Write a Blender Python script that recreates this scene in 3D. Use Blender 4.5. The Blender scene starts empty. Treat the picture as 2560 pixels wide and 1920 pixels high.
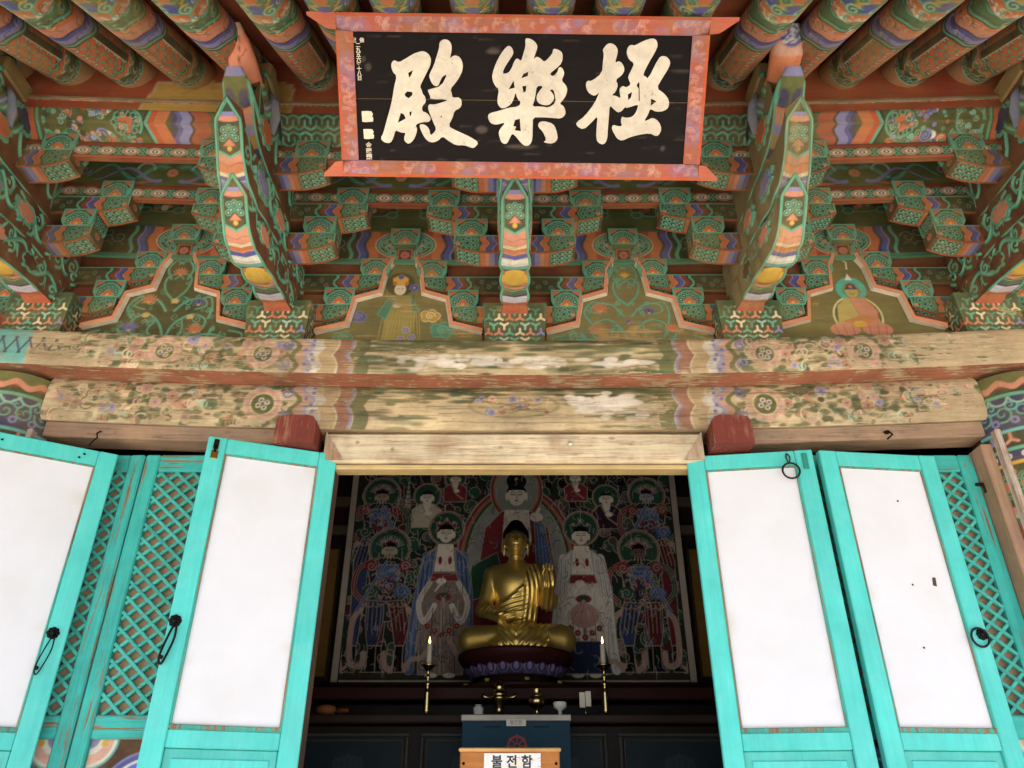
import bpy, bmesh, math, random
import numpy as np
from math import radians as R, sin, cos, pi
from mathutils import Vector, Matrix

# ---------------------------------------------------------------- camera, sky, sun, exposure
SC = bpy.context.scene
COL = SC.collection
# world axes: X right along the facade, Y into the hall, Z up; facade plane Y = 0, eye height Z = 0, ground Z = -1.6
cam = bpy.data.cameras.new('camera'); camo = bpy.data.objects.new('camera', cam); COL.objects.link(camo)
camo.location = (0, -3.0, 0); camo.rotation_euler = (R(120), 0, 0)
cam.sensor_width = 36; cam.lens = 27.05; cam.shift_x = -0.0018; cam.clip_start = 0.05; cam.clip_end = 2000
SC.camera = camo
SUN_EL, SUN_AZ = 66.0, 24.0        # sun stands high in front of the hall, a little to the right
W = bpy.data.worlds.new('World'); SC.world = W; W.use_nodes = True
nt = W.node_tree; bg = nt.nodes['Background']
sky = nt.nodes.new('ShaderNodeTexSky'); sky.sky_type = 'NISHITA'; sky.sun_disc = False
sky.sun_elevation = R(SUN_EL); sky.sun_rotation = R(180 - SUN_AZ); sky.air_density = 1.0; sky.dust_density = 2.0
nt.links.new(sky.outputs[0], bg.inputs[0]); bg.inputs[1].default_value = 0.14
sun = bpy.data.lights.new('sun', 'SUN'); sun.energy = 4.6; sun.angle = R(0.53); sun.color = (1.0, 0.965, 0.92)
suno = bpy.data.objects.new('sun', sun); COL.objects.link(suno)
_d = Vector((sin(R(SUN_AZ)) * cos(R(SUN_EL)), -cos(R(SUN_AZ)) * cos(R(SUN_EL)), sin(R(SUN_EL))))
suno.rotation_euler = _d.to_track_quat('Z', 'Y').to_euler(); suno.location = _d * 30
vs = SC.view_settings; vs.view_transform = 'Standard'; vs.look = 'None'; vs.gamma = 1.0; vs.exposure = 1.5; vs.use_curve_mapping = False
SC.cycles.max_bounces = 7; SC.cycles.diffuse_bounces = 5; SC.cycles.glossy_bounces = 3
SC.cycles.sample_clamp_indirect = 6.0
SC.cycles.use_denoising = True
try: SC.cycles.denoiser = 'OPENIMAGEDENOISE'
except Exception: pass

# ---------------------------------------------------------------- colours
def lin(h):
    h = h.lstrip('#'); v = [int(h[i:i + 2], 16) / 255 for i in (0, 2, 4)]
    return np.array([c / 12.92 if c <= .04045 else ((c + .055) / 1.055) ** 2.4 for c in v])
K = {k: lin(v) for k, v in dict(
    dk='#1c2f22', green='#2f5a3e', mid='#3f8063', mint='#56a184', pale='#93bfa6', olive='#4b5730', orange='#bf633e', salmon='#c9826a',
    red='#a03826', brick='#7d3123', maroon='#4a211b', blue='#454c90', navy='#242a55', lav='#7d7dab', yellow='#d6a63c', gold='#b98f3a',
    white='#e2dccb', cream='#d8c9a0', tan='#c2a26c', brown='#6b4a30', black='#15110f', teal='#2fc6b4', pink='#d9a596', skin='#d9c7a6',
    grey='#8b8478', cyan='#58b0a8', turq='#2fa894').items()}
def c3(c): return K[c] if isinstance(c, str) else np.asarray(c, float)
rng = random.Random(7)

# ---------------------------------------------------------------- painting on vertices
class Pt:
    """paints ornament into the vertex colours of a dense patch; P holds the patch's own metric coordinates"""
    def __init__(s, P, base, aa=.003, alpha=.94):
        s.P = P; s.aa = aa; s.C = np.empty((len(P), 4)); s.C[:, :3] = c3(base); s.C[:, 3] = alpha
    def _put(s, idx, sd, col, op=1.0):
        m = np.clip(.5 - sd / s.aa, 0, 1) * op
        s.C[idx, :3] = s.C[idx, :3] * (1 - m)[:, None] + c3(col) * m[:, None]
    def _box(s, x0, x1, y0, y1):
        P = s.P
        return np.nonzero((P[:, 0] > x0) & (P[:, 0] < x1) & (P[:, 1] > y0) & (P[:, 1] < y1))[0]
    def disc(s, x, y, r, col, ry=None, op=1.0):
        ry = ry or r; i = s._box(x - r - .01, x + r + .01, y - ry - .01, y + ry + .01)
        if len(i):
            q = (s.P[i] - (x, y)) / (r, ry); s._put(i, (np.hypot(q[:, 0], q[:, 1]) - 1) * min(r, ry), col, op)
    def ring(s, x, y, r, w, col, ry=None):
        ry = ry or r; i = s._box(x - r - w - .01, x + r + w + .01, y - ry - w - .01, y + ry + w + .01)
        if len(i):
            q = (s.P[i] - (x, y)) / (r, ry); s._put(i, np.abs((np.hypot(q[:, 0], q[:, 1]) - 1) * min(r, ry)) - w / 2, col)
    def arc(s, x, y, r, a0, a1, w, col, ry=None):
        n = max(4, int(abs(a1 - a0) / .25)); ry = ry or r
        s.stroke([(x + r * cos(a0 + (a1 - a0) * k / n), y + ry * sin(a0 + (a1 - a0) * k / n)) for k in range(n + 1)], w, col)
    def stroke(s, pts, w, col, w1=None, op=1.0):
        pts = np.asarray(pts, float); w1 = w if w1 is None else w1; m = max(w, w1) / 2 + .006
        i = s._box(pts[:, 0].min() - m, pts[:, 0].max() + m, pts[:, 1].min() - m, pts[:, 1].max() + m)
        if not len(i): return
        P = s.P[i]; sd = np.full(len(i), 1e9); n = len(pts) - 1
        for k in range(n):
            a, b = pts[k], pts[k + 1]; d = b - a; L = max(d @ d, 1e-12)
            t = np.clip(((P - a) @ d) / L, 0, 1); q = P - a - t[:, None] * d
            f = (k + t) / n
            sd = np.minimum(sd, np.hypot(q[:, 0], q[:, 1]) - (w + (w1 - w) * f) / 2)
        s._put(i, sd, col, op)
    def poly(s, pts, col, line=None, lw=.004, op=1.0):
        pts = np.asarray(pts, float)
        i = s._box(pts[:, 0].min() - .01, pts[:, 0].max() + .01, pts[:, 1].min() - .01, pts[:, 1].max() + .01)
        if not len(i): return
        P = s.P[i]; ins = np.zeros(len(i), bool); dist = np.full(len(i), 1e9); n = len(pts)
        for k in range(n):
            a, b = pts[k], pts[(k + 1) % n]; d = b - a
            t = np.clip(((P - a) @ d) / max(d @ d, 1e-12), 0, 1); q = P - a - t[:, None] * d
            dist = np.minimum(dist, np.hypot(q[:, 0], q[:, 1]))
            if a[1] != b[1]:
                c = ((a[1] > P[:, 1]) != (b[1] > P[:, 1])) & (P[:, 0] < (b[0] - a[0]) * (P[:, 1] - a[1]) / (b[1] - a[1]) + a[0]); ins ^= c
        sd = np.where(ins, -dist, dist); s._put(i, sd, col, op)
        if line is not None: s._put(i, np.abs(sd) - lw / 2, line)
    def rect(s, x0, y0, x1, y1, col, op=1.0):
        i = s._box(x0 - .01, x1 + .01, y0 - .01, y1 + .01)
        if len(i):
            x, y = s.P[i].T; s._put(i, np.maximum(np.abs(x - (x0 + x1) / 2) - (x1 - x0) / 2, np.abs(y - (y0 + y1) / 2) - (y1 - y0) / 2), col, op)
    def field(s, sd, col, op=1.0): s._put(slice(None), sd, col, op)
    def wave(s, f, a0, a1, col, op=1.0):          # band a0..a1 of a scalar field
        s._put(slice(None), np.abs(f - (a0 + a1) / 2) - (a1 - a0) / 2, col, op)
    def spiral(s, x, y, r, col, w, turns=1.4, a0=0., d=1):
        n = int(turns * 10); s.stroke([(x + r * (1 - .85 * k / n) * cos(a0 + d * 2 * pi * turns * k / n), y + r * (1 - .85 * k / n) * sin(a0 + d * 2 * pi * turns * k / n)) for k in range(n + 1)], w, col, w * .6)
    def cloud(s, x, y, r, n=6, line='mint', fill='green', dark='dk', a0=.5):   # lobed cloud rosette
        L = [(x + .58 * r * cos(a0 + 2 * pi * k / n), y + .58 * r * sin(a0 + 2 * pi * k / n)) for k in range(n)]
        s.disc(x, y, r * .7, line)
        for p in L: s.disc(p[0], p[1], r * .46, line)
        for p in L: s.disc(p[0], p[1], r * .38, dark)
        s.disc(x, y, r * .62, dark)
        for p in L: s.disc(p[0], p[1], r * .30, fill); s.ring(p[0], p[1], r * .21, r * .10, line); s.disc(p[0], p[1], r * .09, dark)
        s.disc(x, y, r * .26, line); s.disc(x, y, r * .17, dark)
    def lotus(s, x, y, r, col, line='salmon', core='yellow'):
        for k, a in enumerate((-2.9, -.25, 2.75, .4, 2.35, .8, 1.95, 1.2, 1.57)):
            L_ = r * (1.05 if k > 1 else .75); s.stroke([(x, y), (x + .55 * L_ * cos(a), y + .55 * L_ * sin(a)), (x + L_ * cos(a), y + L_ * sin(a))], r * .46, line, r * .08); s.stroke([(x, y), (x + .52 * L_ * cos(a), y + .52 * L_ * sin(a)), (x + .9 * L_ * cos(a), y + .9 * L_ * sin(a))], r * .34, col, r * .05)
        s.disc(x, y - r * .1, r * .16, core)
    def flower(s, x, y, r, col, line='white', core='yellow', n=7, a0=1.57):
        for k in range(n):
            a = a0 + 2 * pi * k / n; s.disc(x + .62 * r * cos(a), y + .62 * r * sin(a), r * .42, line)
        for k in range(n):
            a = a0 + 2 * pi * k / n; s.disc(x + .62 * r * cos(a), y + .62 * r * sin(a), r * .34, col)
        s.disc(x, y, r * .45, col); s.disc(x, y, r * .22, core)

# ---------------------------------------------------------------- mesh builder
class MB:
    def __init__(s): s.V = []; s.C = []; s.F = []; s.S = []; s.n = 0
    def add(s, V, F, col, smooth=False, alpha=.94):
        V = np.asarray(V, float).reshape(-1, 3)
        if isinstance(col, np.ndarray) and col.ndim == 2: C = col
        else: C = np.empty((len(V), 4)); C[:, :3] = c3(col); C[:, 3] = alpha
        s.V.append(V); s.C.append(C)
        by = {}
        for f in F: by.setdefault(len(f), []).append(f)
        for k, fs in by.items(): s.F.append(np.asarray(fs, np.int64) + s.n); s.S.append(np.full(len(fs), smooth))
        s.n += len(V); return s
    def grid(s, nu, nv, fn, paint=None, base='tan', smooth=False, aa=.003, alpha=.94):
        u, v = np.meshgrid(np.linspace(0, 1, nu + 1), np.linspace(0, 1, nv + 1), indexing='ij'); u = u.ravel(); v = v.ravel()
        V, P = fn(u, v)
        if paint: p = Pt(P, base, aa, alpha); paint(p); C = p.C
        else: C = np.empty((len(u), 4)); C[:, :3] = c3(base); C[:, 3] = alpha
        i = np.arange(nu)[:, None] * (nv + 1) + np.arange(nv)[None, :]; i = i.ravel()
        F = np.stack([i, i + nv + 1, i + nv + 2, i + 1], 1)
        s.V.append(V); s.C.append(C); s.F.append(F + s.n); s.S.append(np.full(len(F), smooth)); s.n += len(V); return s
    def quad(s, o, ex, ey, w, h, res, paint=None, base='tan', alpha=.94, aa=None, w_top=None):
        """flat painted patch; a runs -w/2..w/2 along ex, b runs 0..h along ey, o is the middle of its lower edge"""
        o = np.array(o, float); ex = np.array(ex, float); ey = np.array(ey, float); wt = w if w_top is None else w_top
        def fn(u, v):
            a = (u - .5) * (w + (wt - w) * v); b = v * h
            return o + a[:, None] * ex + b[:, None] * ey, np.stack([a, b], 1)
        return s.grid(max(1, int(max(w, wt) / res)), max(1, int(h / res)), fn, paint, base, alpha=alpha, aa=aa or res)
    def box(s, c, d, col='tan', ch=.004, rot=None, alpha=.94):
        h = np.array(d, float) / 2; ch = min(ch, h.min() * .6); V = []; idx = {}
        sg = [(x, y, z) for x in (-1, 1) for y in (-1, 1) for z in (-1, 1)]
        for a in range(3):
            for q in sg:
                p = np.array(q) * (h - ch); p[a] = q[a] * h[a]; idx[(a, q)] = len(V); V.append(p)
        F = []
        for a in range(3):
            b, e = [k for k in range(3) if k != a]
            for t in (-1, 1):
                f = []
                for (m, n_) in ((-1, -1), (1, -1), (1, 1), (-1, 1)):
                    q = [0, 0, 0]; q[a] = t; q[b] = m; q[e] = n_; f.append(idx[(a, tuple(q))])
                F.append(f)
            for m in (-1, 1):
                for n_ in (-1, 1):
                    q0 = [0, 0, 0]; q0[b] = m; q0[e] = n_; q1 = list(q0); q0[a] = -1; q1[a] = 1
                    F.append([idx[(b, tuple(q0))], idx[(b, tuple(q1))], idx[(e, tuple(q1))], idx[(e, tuple(q0))]])
        for q in sg: F.append([idx[(0, q)], idx[(1, q)], idx[(2, q)]])
        V = np.array(V)
        F = [f if np.dot(np.cross(V[f[1]] - V[f[0]], V[f[2]] - V[f[0]]), V[f].mean(0)) > 0 else f[::-1] for f in F]
        if rot is not None: V = V @ np.array(rot).T
        return s.add(V + np.array(c, float), F, col, alpha=alpha)
    def bar(s, c, d, col='tan', alpha=.94, n=44):
        """long box along X, cut into n lengths so that it can follow the gentle rise of the eaves"""
        y0, y1 = c[1] - d[1] / 2, c[1] + d[1] / 2; z0, z1 = c[2] - d[2] / 2, c[2] + d[2] / 2
        return s.sweep([(y0, z0), (y1, z0), (y1, z1), (y0, z1)], c[0] - d[0] / 2, c[0] + d[0] / 2, col, alpha, n)
    def sweep(s, prof, x0, x1, col, alpha=.94, n=44):
        m = len(prof); xs = np.linspace(x0, x1, n + 1); V = [(x, y, z) for x in xs for y, z in prof]
        F = [[i * m + k, i * m + (k + 1) % m, (i + 1) * m + (k + 1) % m, (i + 1) * m + k] for i in range(n) for k in range(m)]
        return s.add(V, F + [list(range(m))[::-1], list(range(n * m, n * m + m))], col, alpha=alpha)
    def beam(s, a, b, w, t, n=(0, -1, 0), col='tan', ch=.002, alpha=.94):
        """bar from a to b, w wide across, t thick along n"""
        a = np.array(a, float); b = np.array(b, float); d = b - a; L = np.linalg.norm(d); d /= L; n = np.array(n, float); n -= d * (n @ d); n /= np.linalg.norm(n)
        return s.box((a + b) / 2, (L, w, t), col, ch, np.stack([d, np.cross(n, d), n], 1), alpha)
    def prism(s, pts, y0, y1, col, ax='xz', alpha=.94):
        """outline in two axes extruded along the third from y0 to y1"""
        n = len(pts); P = np.array(pts, float); ar = sum(P[i][0] * P[(i + 1) % n][1] - P[(i + 1) % n][0] * P[i][1] for i in range(n))
        if ar < 0: P = P[::-1]
        def m(t):
            q = np.zeros((n, 3)); k = {'xz': (0, 2, 1), 'yz': (1, 2, 0), 'xy': (0, 1, 2)}[ax]; q[:, k[0]] = P[:, 0]; q[:, k[1]] = P[:, 1]; q[:, k[2]] = t; return q
        V = np.vstack([m(y0), m(y1)]); F = [list(range(n)), list(range(2 * n - 1, n - 1, -1))] + [[(i + 1) % n, i, i + n, (i + 1) % n + n] for i in range(n)]
        return s.add(V, F, col, alpha=alpha)
    def tube(s, pts, rad, seg=10, col='tan', caps=True, flat=None, smooth=True, alpha=.94):
        P = np.array(pts, float); n = len(P); rad = np.full(n, rad) if np.isscalar(rad) else np.array(rad, float)
        T = np.gradient(P, axis=0); T /= np.linalg.norm(T, axis=1)[:, None]
        up = np.array([1., 0, 0]) if abs(T[0][0]) < .8 else np.array([0, 0, 1.]); V = []
        for i in range(n):
            x = up - T[i] * (up @ T[i]); x /= np.linalg.norm(x); y = np.cross(T[i], x); up = x
            f = 1 if flat is None else flat
            for k in range(seg): a = 2 * pi * k / seg; V.append(P[i] + rad[i] * (cos(a) * x + f * sin(a) * y))
        F = [[i * seg + k, i * seg + (k + 1) % seg, (i + 1) * seg + (k + 1) % seg, (i + 1) * seg + k] for i in range(n - 1) for k in range(seg)]
        if caps: F += [list(range(seg))[::-1], list(range((n - 1) * seg, n * seg))]
        return s.add(V, F, col, smooth, alpha)
    def lathe(s, prof, seg=24, col='tan', c=(0, 0, 0), smooth=True, alpha=.94):
        V = [(c[0] + r * cos(2 * pi * k / seg), c[1] + r * sin(2 * pi * k / seg), c[2] + z) for r, z in prof for k in range(seg)]; n = len(prof)
        F = [[i * seg + k, i * seg + (k + 1) % seg, (i + 1) * seg + (k + 1) % seg, (i + 1) * seg + k] for i in range(n - 1) for k in range(seg)]
        F += [list(range(seg))[::-1], list(range((n - 1) * seg, n * seg))]
        return s.add(V, F, col, smooth, alpha)
    def warp(s, fn):
        for v in s.V: fn(v)
        return s
    def mesh(s, name):
        V = np.vstack(s.V); C = np.vstack(s.C); me = bpy.data.meshes.new(name)
        me.vertices.add(len(V)); me.vertices.foreach_set('co', V.astype(np.float32).ravel())
        loops = np.concatenate([f.ravel() for f in s.F]); sizes = np.concatenate([np.full(len(f), f.shape[1]) for f in s.F])
        me.loops.add(len(loops)); me.loops.foreach_set('vertex_index', loops.astype(np.int32))
        me.polygons.add(len(sizes)); st = np.concatenate([[0], np.cumsum(sizes)[:-1]])
        me.polygons.foreach_set('loop_start', st.astype(np.int32))
        me.polygons.foreach_set('use_smooth', np.concatenate(s.S))
        at = me.color_attributes.new('Col', 'FLOAT_COLOR', 'POINT'); at.data.foreach_set('color', C.astype(np.float32).ravel())
        me.update(calc_edges=True); me.validate(); return me
    def build(s, name, mat, parent=None, loc=(0, 0, 0), rot=(0, 0, 0)):
        me = s.mesh(name); me.materials.append(MAT[mat]); return inst(name, me, parent, loc, rot)

def inst(name, me, parent=None, loc=(0, 0, 0), rot=(0, 0, 0), scale=None):
    o = bpy.data.objects.new(name, me); COL.objects.link(o); o.location = loc; o.rotation_euler = rot
    if scale: o.scale = scale
    if parent: o.parent = parent
    return o
def tag(o, label, cat, group=None, kind=None):
    o['label'] = label; o['category'] = cat
    if group: o['group'] = group
    if kind: o['kind'] = kind
    return o
def thing(name, label, cat, loc=(0, 0, 0), rot=(0, 0, 0), group=None):
    o = bpy.data.objects.new(name, None); COL.objects.link(o); o.location = loc; o.rotation_euler = rot; o.empty_display_size = .1
    return tag(o, label, cat, group)
def struct(o): o['kind'] = 'structure'; return o
def copy_tree(o, parent=None):
    c = o.copy(); COL.objects.link(c); c.parent = parent
    for ch in list(o.children): copy_tree(ch, c)
    return c
def lift(x): return .0125 * x * x            # the timbers rise gently towards the corner columns
def sag(v): v[:, 2] += lift(v[:, 0])

# ---------------------------------------------------------------- materials
MAT = {}
def mat(name, rough=.75, metal=0., wood=('#c9a873', '#a5804e'), grain=(1.2, 24, 24), dirt=.22, bump=.12, spec=.3, wscale=7., coarse=.55, fine=30., edge=.06, emit=0, dust=0., dust_bounce_c='#8f7d5c'):
    m = bpy.data.materials.new(name); m.use_nodes = True; N = m.node_tree; L = N.links; b = N.nodes['Principled BSDF']
    nd = lambda t, **k: (lambda x: ([setattr(x, a, v) for a, v in k.items()], x)[1])(N.nodes.new(t))
    at = nd('ShaderNodeAttribute', attribute_name='Col'); tc = nd('ShaderNodeTexCoord'); oi = nd('ShaderNodeObjectInfo')
    off = nd('ShaderNodeVectorMath', operation='SCALE'); off.inputs[3].default_value = 1.0
    L.new(tc.outputs['Object'], off.inputs[0])
    mul = nd('ShaderNodeMath', operation='MULTIPLY'); mul.inputs[1].default_value = 37.; L.new(oi.outputs['Random'], mul.inputs[0])
    add = nd('ShaderNodeVectorMath', operation='ADD'); L.new(off.outputs[0], add.inputs[0]); L.new(mul.outputs[0], add.inputs[1])
    mp = nd('ShaderNodeMapping'); mp.inputs['Scale'].default_value = grain; L.new(add.outputs[0], mp.inputs[0])
    def noise(vec, sc, det=4, ro=.6, dist=0.):
        n = nd('ShaderNodeTexNoise'); n.inputs['Scale'].default_value = sc; n.inputs['Detail'].default_value = det; n.inputs['Roughness'].default_value = ro; n.inputs['Distortion'].default_value = dist
        L.new(vec, n.inputs['Vector']); return n.outputs[0]
    g = noise(mp.outputs[0], 2.0, 4, .65, 1.0)             # wood grain
    n1 = noise(add.outputs[0], wscale, 5, .62); n2 = noise(mp.outputs[0], fine / 10, 3, .7)
    mx = nd('ShaderNodeMix'); mx.data_type = 'FLOAT'; mx.inputs[0].default_value = 1 - coarse; L.new(n1, mx.inputs[2]); L.new(n2, mx.inputs[3])
    con = nd('ShaderNodeMapRange'); con.inputs[1].default_value = .26; con.inputs[2].default_value = .74; con.clamp = False; L.new(mx.outputs[0], con.inputs[0])
    sub = nd('ShaderNodeMath', operation='SUBTRACT'); L.new(con.outputs[0], sub.inputs[0]); L.new(at.outputs['Alpha'], sub.inputs[1])
    wf = nd('ShaderNodeMapRange'); wf.inputs[1].default_value = -edge; wf.inputs[2].default_value = edge; L.new(sub.outputs[0], wf.inputs[0])
    wc = nd('ShaderNodeMix'); wc.data_type = 'RGBA'; gm = nd('ShaderNodeMapRange'); gm.inputs[1].default_value = .35; gm.inputs[2].default_value = .65; L.new(g, gm.inputs[0])
    L.new(gm.outputs[0], wc.inputs[0]); wc.inputs[6].default_value = (*lin(wood[0]), 1); wc.inputs[7].default_value = (*lin(wood[1]), 1)
    cm = nd('ShaderNodeMix'); cm.data_type = 'RGBA'; L.new(wf.outputs[0], cm.inputs[0]); L.new(at.outputs['Color'], cm.inputs[6]); L.new(wc.outputs[2], cm.inputs[7])
    dn = noise(add.outputs[0], 3.1, 5, .7); dr = nd('ShaderNodeMapRange'); dr.inputs[1].default_value = .3; dr.inputs[2].default_value = .7
    dr.inputs[3].default_value = 1 - dirt; dr.inputs[4].default_value = 1 + dirt * .45; L.new(dn, dr.inputs[0])
    dg = nd('ShaderNodeMapRange'); dg.inputs[1].default_value = .3; dg.inputs[2].default_value = .7; dg.inputs[3].default_value = 1 - dirt * .6; dg.inputs[4].default_value = 1 + dirt * .3; L.new(g, dg.inputs[0])
    dm = nd('ShaderNodeMath', operation='MULTIPLY'); L.new(dr.outputs[0], dm.inputs[0]); L.new(dg.outputs[0], dm.inputs[1])
    src = cm.outputs[2]
    if dust:                                              # dusty film and faded pigment in patches; bracket paints carry warm bounce light as tint
        du = nd('ShaderNodeMapRange'); du.inputs[1].default_value = .38; du.inputs[2].default_value = .66; du.inputs[3].default_value = dust * .45; du.inputs[4].default_value = dust * 1.5; L.new(n1, du.inputs[0])
        dx = nd('ShaderNodeMix'); dx.data_type = 'RGBA'; L.new(du.outputs[0], dx.inputs[0]); L.new(src, dx.inputs[6]); dx.inputs[7].default_value = (*lin(dust_bounce_c), 1); src = dx.outputs[2]
    sc = nd('ShaderNodeVectorMath', operation='SCALE'); L.new(src, sc.inputs[0]); L.new(dm.outputs[0], sc.inputs[3])
    L.new(sc.outputs[0], b.inputs['Base Color'])
    b.inputs['Metallic'].default_value = metal; b.inputs['Specular IOR Level'].default_value = spec
    rr = nd('ShaderNodeMapRange'); rr.inputs[3].default_value = max(.05, rough - .12); rr.inputs[4].default_value = min(1, rough + .12); L.new(dn, rr.inputs[0]); L.new(rr.outputs[0], b.inputs['Roughness'])
    if bump:
        bh = nd('ShaderNodeMath', operation='SUBTRACT'); L.new(g, bh.inputs[0]); L.new(wf.outputs[0], bh.inputs[1])
        bp = nd('ShaderNodeBump'); bp.inputs['Strength'].default_value = bump; bp.inputs['Distance'].default_value = .004; L.new(bh.outputs[0], bp.inputs['Height']); L.new(bp.outputs[0], b.inputs['Normal'])
    if emit:
        L.new(at.outputs['Color'], b.inputs['Emission Color']); b.inputs['Emission Strength'].default_value = emit
    MAT[name] = m; return m
mat('paint_x', dust=.25, dust_bounce_c='#97804a')                                                         # dancheong paint on timbers that run along X; warm tint includes bounce light
mat('paint_y', grain=(24, 1.2, 24), dust=.25, dust_bounce_c='#97804a')                                    # ... along Y
mat('paint_worn', wood=('#8d7c58', '#6e5f45'), grain=(24, 1.5, 6), dirt=.3, edge=.14, dust=.36, dust_bounce_c='#94804e')  # weathered paint; its tint holds warm bounce light too
mat('beam_worn', wood=('#cdb895', '#a08a68'), grain=(2.2, 20, 20), wscale=8., coarse=.5, fine=45., edge=.05, bump=.5, dirt=.38, dust=.24, dust_bounce_c='#93784f')
mat('bare_wood', wood=('#b59474', '#8a6a52'), wscale=6., bump=.5, dirt=.3, edge=.2)
mat('bare_wood_v', wood=('#b59474', '#8a6a52'), grain=(24, 24, 1.2), wscale=6., bump=.5, dirt=.3, edge=.2)
mat('teal', rough=.5, wood=('#9a7a58', '#6f543c'), grain=(26, 26, 1.2), wscale=9., coarse=.3, fine=20., dirt=.16, bump=.2, spec=.35, dust=.10, dust_bounce_c='#9fd8d2')
mat('teal_old', rough=.62, wood=('#a38a66', '#6d5640'), grain=(30, 30, 1.1), wscale=9., coarse=.25, fine=20., dirt=.3, bump=.5)
mat('teal_old_x', rough=.62, wood=('#a38a66', '#6d5640'), grain=(1.1, 30, 30), wscale=9., coarse=.25, fine=20., dirt=.3, bump=.5)
mat('paper', rough=.9, dirt=.03, bump=.02, grain=(3, 3, 3), spec=.1)
mat('plaster', rough=.9, dirt=.2, bump=.3, grain=(4, 4, 4), wood=('#c3a15c', '#a8854a'))
mat('iron', rough=.5, metal=.6, dirt=.3, grain=(5, 5, 5))
mat('brass', rough=.24, metal=1., dirt=.25, bump=0, grain=(5, 5, 5))
mat('gilt', rough=.40, metal=.88, dirt=.14, bump=0, grain=(4, 4, 4), spec=.5)
mat('lacquer', rough=.5, spec=.09,  dirt=.25, bump=.08, grain=(2, 9, 9))
mat('silk', rough=.85, spec=.1,  dirt=.2, bump=.05, grain=(4, 4, 4))
mat('board', rough=.7, spec=.12, dirt=.3, bump=.25, wood=('#3a2f2a', '#241d1a'), grain=(.8, 14, 14))
mat('gesso', rough=.8, dirt=.26, bump=.2, wood=('#a3937f', '#83756a'), grain=(14, 14, 14), wscale=26., coarse=.6, fine=60, edge=.1)
mat('wax', rough=.5, dirt=.05, bump=0, grain=(3, 3, 3))
mat('flame', dirt=0, bump=0, emit=14.)
mat('stone', rough=.9, dirt=.25, bump=.4, grain=(3, 3, 3))

# ================================================================ the setting: ground, podium, hall shell, roof
def plain(name, boxes, m, col, parent=None, alpha=1.2, ch=.006, warp=None):
    mb = MB()
    for c, d in boxes: mb.box(c, d, col, ch, alpha=alpha)
    if warp: mb.warp(warp)
    return mb.build(name, m, parent)
g = MB(); g.add([(-300, -300, -1.6), (300, -300, -1.6), (300, 300, -1.6), (-300, 300, -1.6)], [[0, 1, 2, 3]], lin('#c9c2b6'), alpha=1.2)
struct(g.build('ground', 'stone'))
struct(plain('podium', [((0, 2.0, -1.1), (9, 4.5, .98))], 'stone', lin('#a39a8b')))
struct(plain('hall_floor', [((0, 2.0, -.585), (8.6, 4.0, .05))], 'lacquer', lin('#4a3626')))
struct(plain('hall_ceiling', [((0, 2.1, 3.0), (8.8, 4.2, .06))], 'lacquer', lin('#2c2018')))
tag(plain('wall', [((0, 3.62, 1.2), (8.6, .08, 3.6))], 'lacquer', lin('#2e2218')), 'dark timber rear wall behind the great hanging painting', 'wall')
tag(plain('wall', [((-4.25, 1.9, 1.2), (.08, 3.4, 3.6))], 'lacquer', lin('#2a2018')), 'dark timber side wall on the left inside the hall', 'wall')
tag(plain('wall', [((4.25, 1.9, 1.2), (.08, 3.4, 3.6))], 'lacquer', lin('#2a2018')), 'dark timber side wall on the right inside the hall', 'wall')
for s, w in ((-1, 'left'), (1, 'right')):
    tag(plain('wall', [((s * 3.35, .1, .55), (1.95, .08, 2.3)), ((s * 3.5, .1, 2.5), (1.7, .081, 1.6))], 'lacquer', lin('#5a3024')), 'timber infill wall beyond the ' + w + ' hall column', 'wall')
tag(plain('sill_beam', [((0, .06, -.66), (4.1, .16, .16))], 'bare_wood', lin('#8a6a4e')), 'weathered timber threshold under the open doors', 'beam')

# roof: soffit boards over the rafters, filler over the purlin, tiled slab above
SL = math.tan(R(32.5)); Y0, Z0 = -.72, 2.785           # lowest line of the rafters at the purlin
RR = .084                                             # rafter radius
def raft_z(y): return Z0 + SL * (y - Y0)
n_up = np.array([0, -sin(R(32.5)), cos(R(32.5))])
mb = MB()
def fn(u, v):
    x = -2.75 + 5.5 * u; y = -.40 - 2.0 * v; z = raft_z(y) + (2 * RR + .004) / cos(R(32.5)) + lift(x)
    return np.stack([x, y, z], 1), np.stack([x, y], 1)
def eave_paint(p):
    x, y = p.P.T; p.C[:, 3] = .985
    for k in range(60): p.stroke([(rng.uniform(-2.7, 2.7), -.4 - 2 * rng.random())] * 2, rng.uniform(.01, .05), lin('#7a2a1c'), op=.35)
mb.grid(220, 80, fn, eave_paint, lin('#97392a')); struct(mb.build('eave_soffit', 'paint_y'))
mb = MB()                                             # roof mass: keeps the sun off the facade
for (x0, x1) in ((-9, 9),):
    a = [(x0, -2.45, raft_z(-2.4) + .42), (x1, -2.45, raft_z(-2.4) + .42), (x1, 3.8, 6.2), (x0, 3.8, 6.2), (x0, -2.45, raft_z(-2.4) + .62), (x1, -2.45, raft_z(-2.4) + .62), (x1, 3.8, 6.5), (x0, 3.8, 6.5)]
    mb.add(a, [[0, 1, 2, 3], [7, 6, 5, 4], [0, 4, 5, 1], [3, 2, 6, 7], [1, 5, 6, 2], [0, 3, 7, 4]], lin('#5b4d44'), alpha=1.2)
struct(mb.build('roof', 'stone'))
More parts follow.
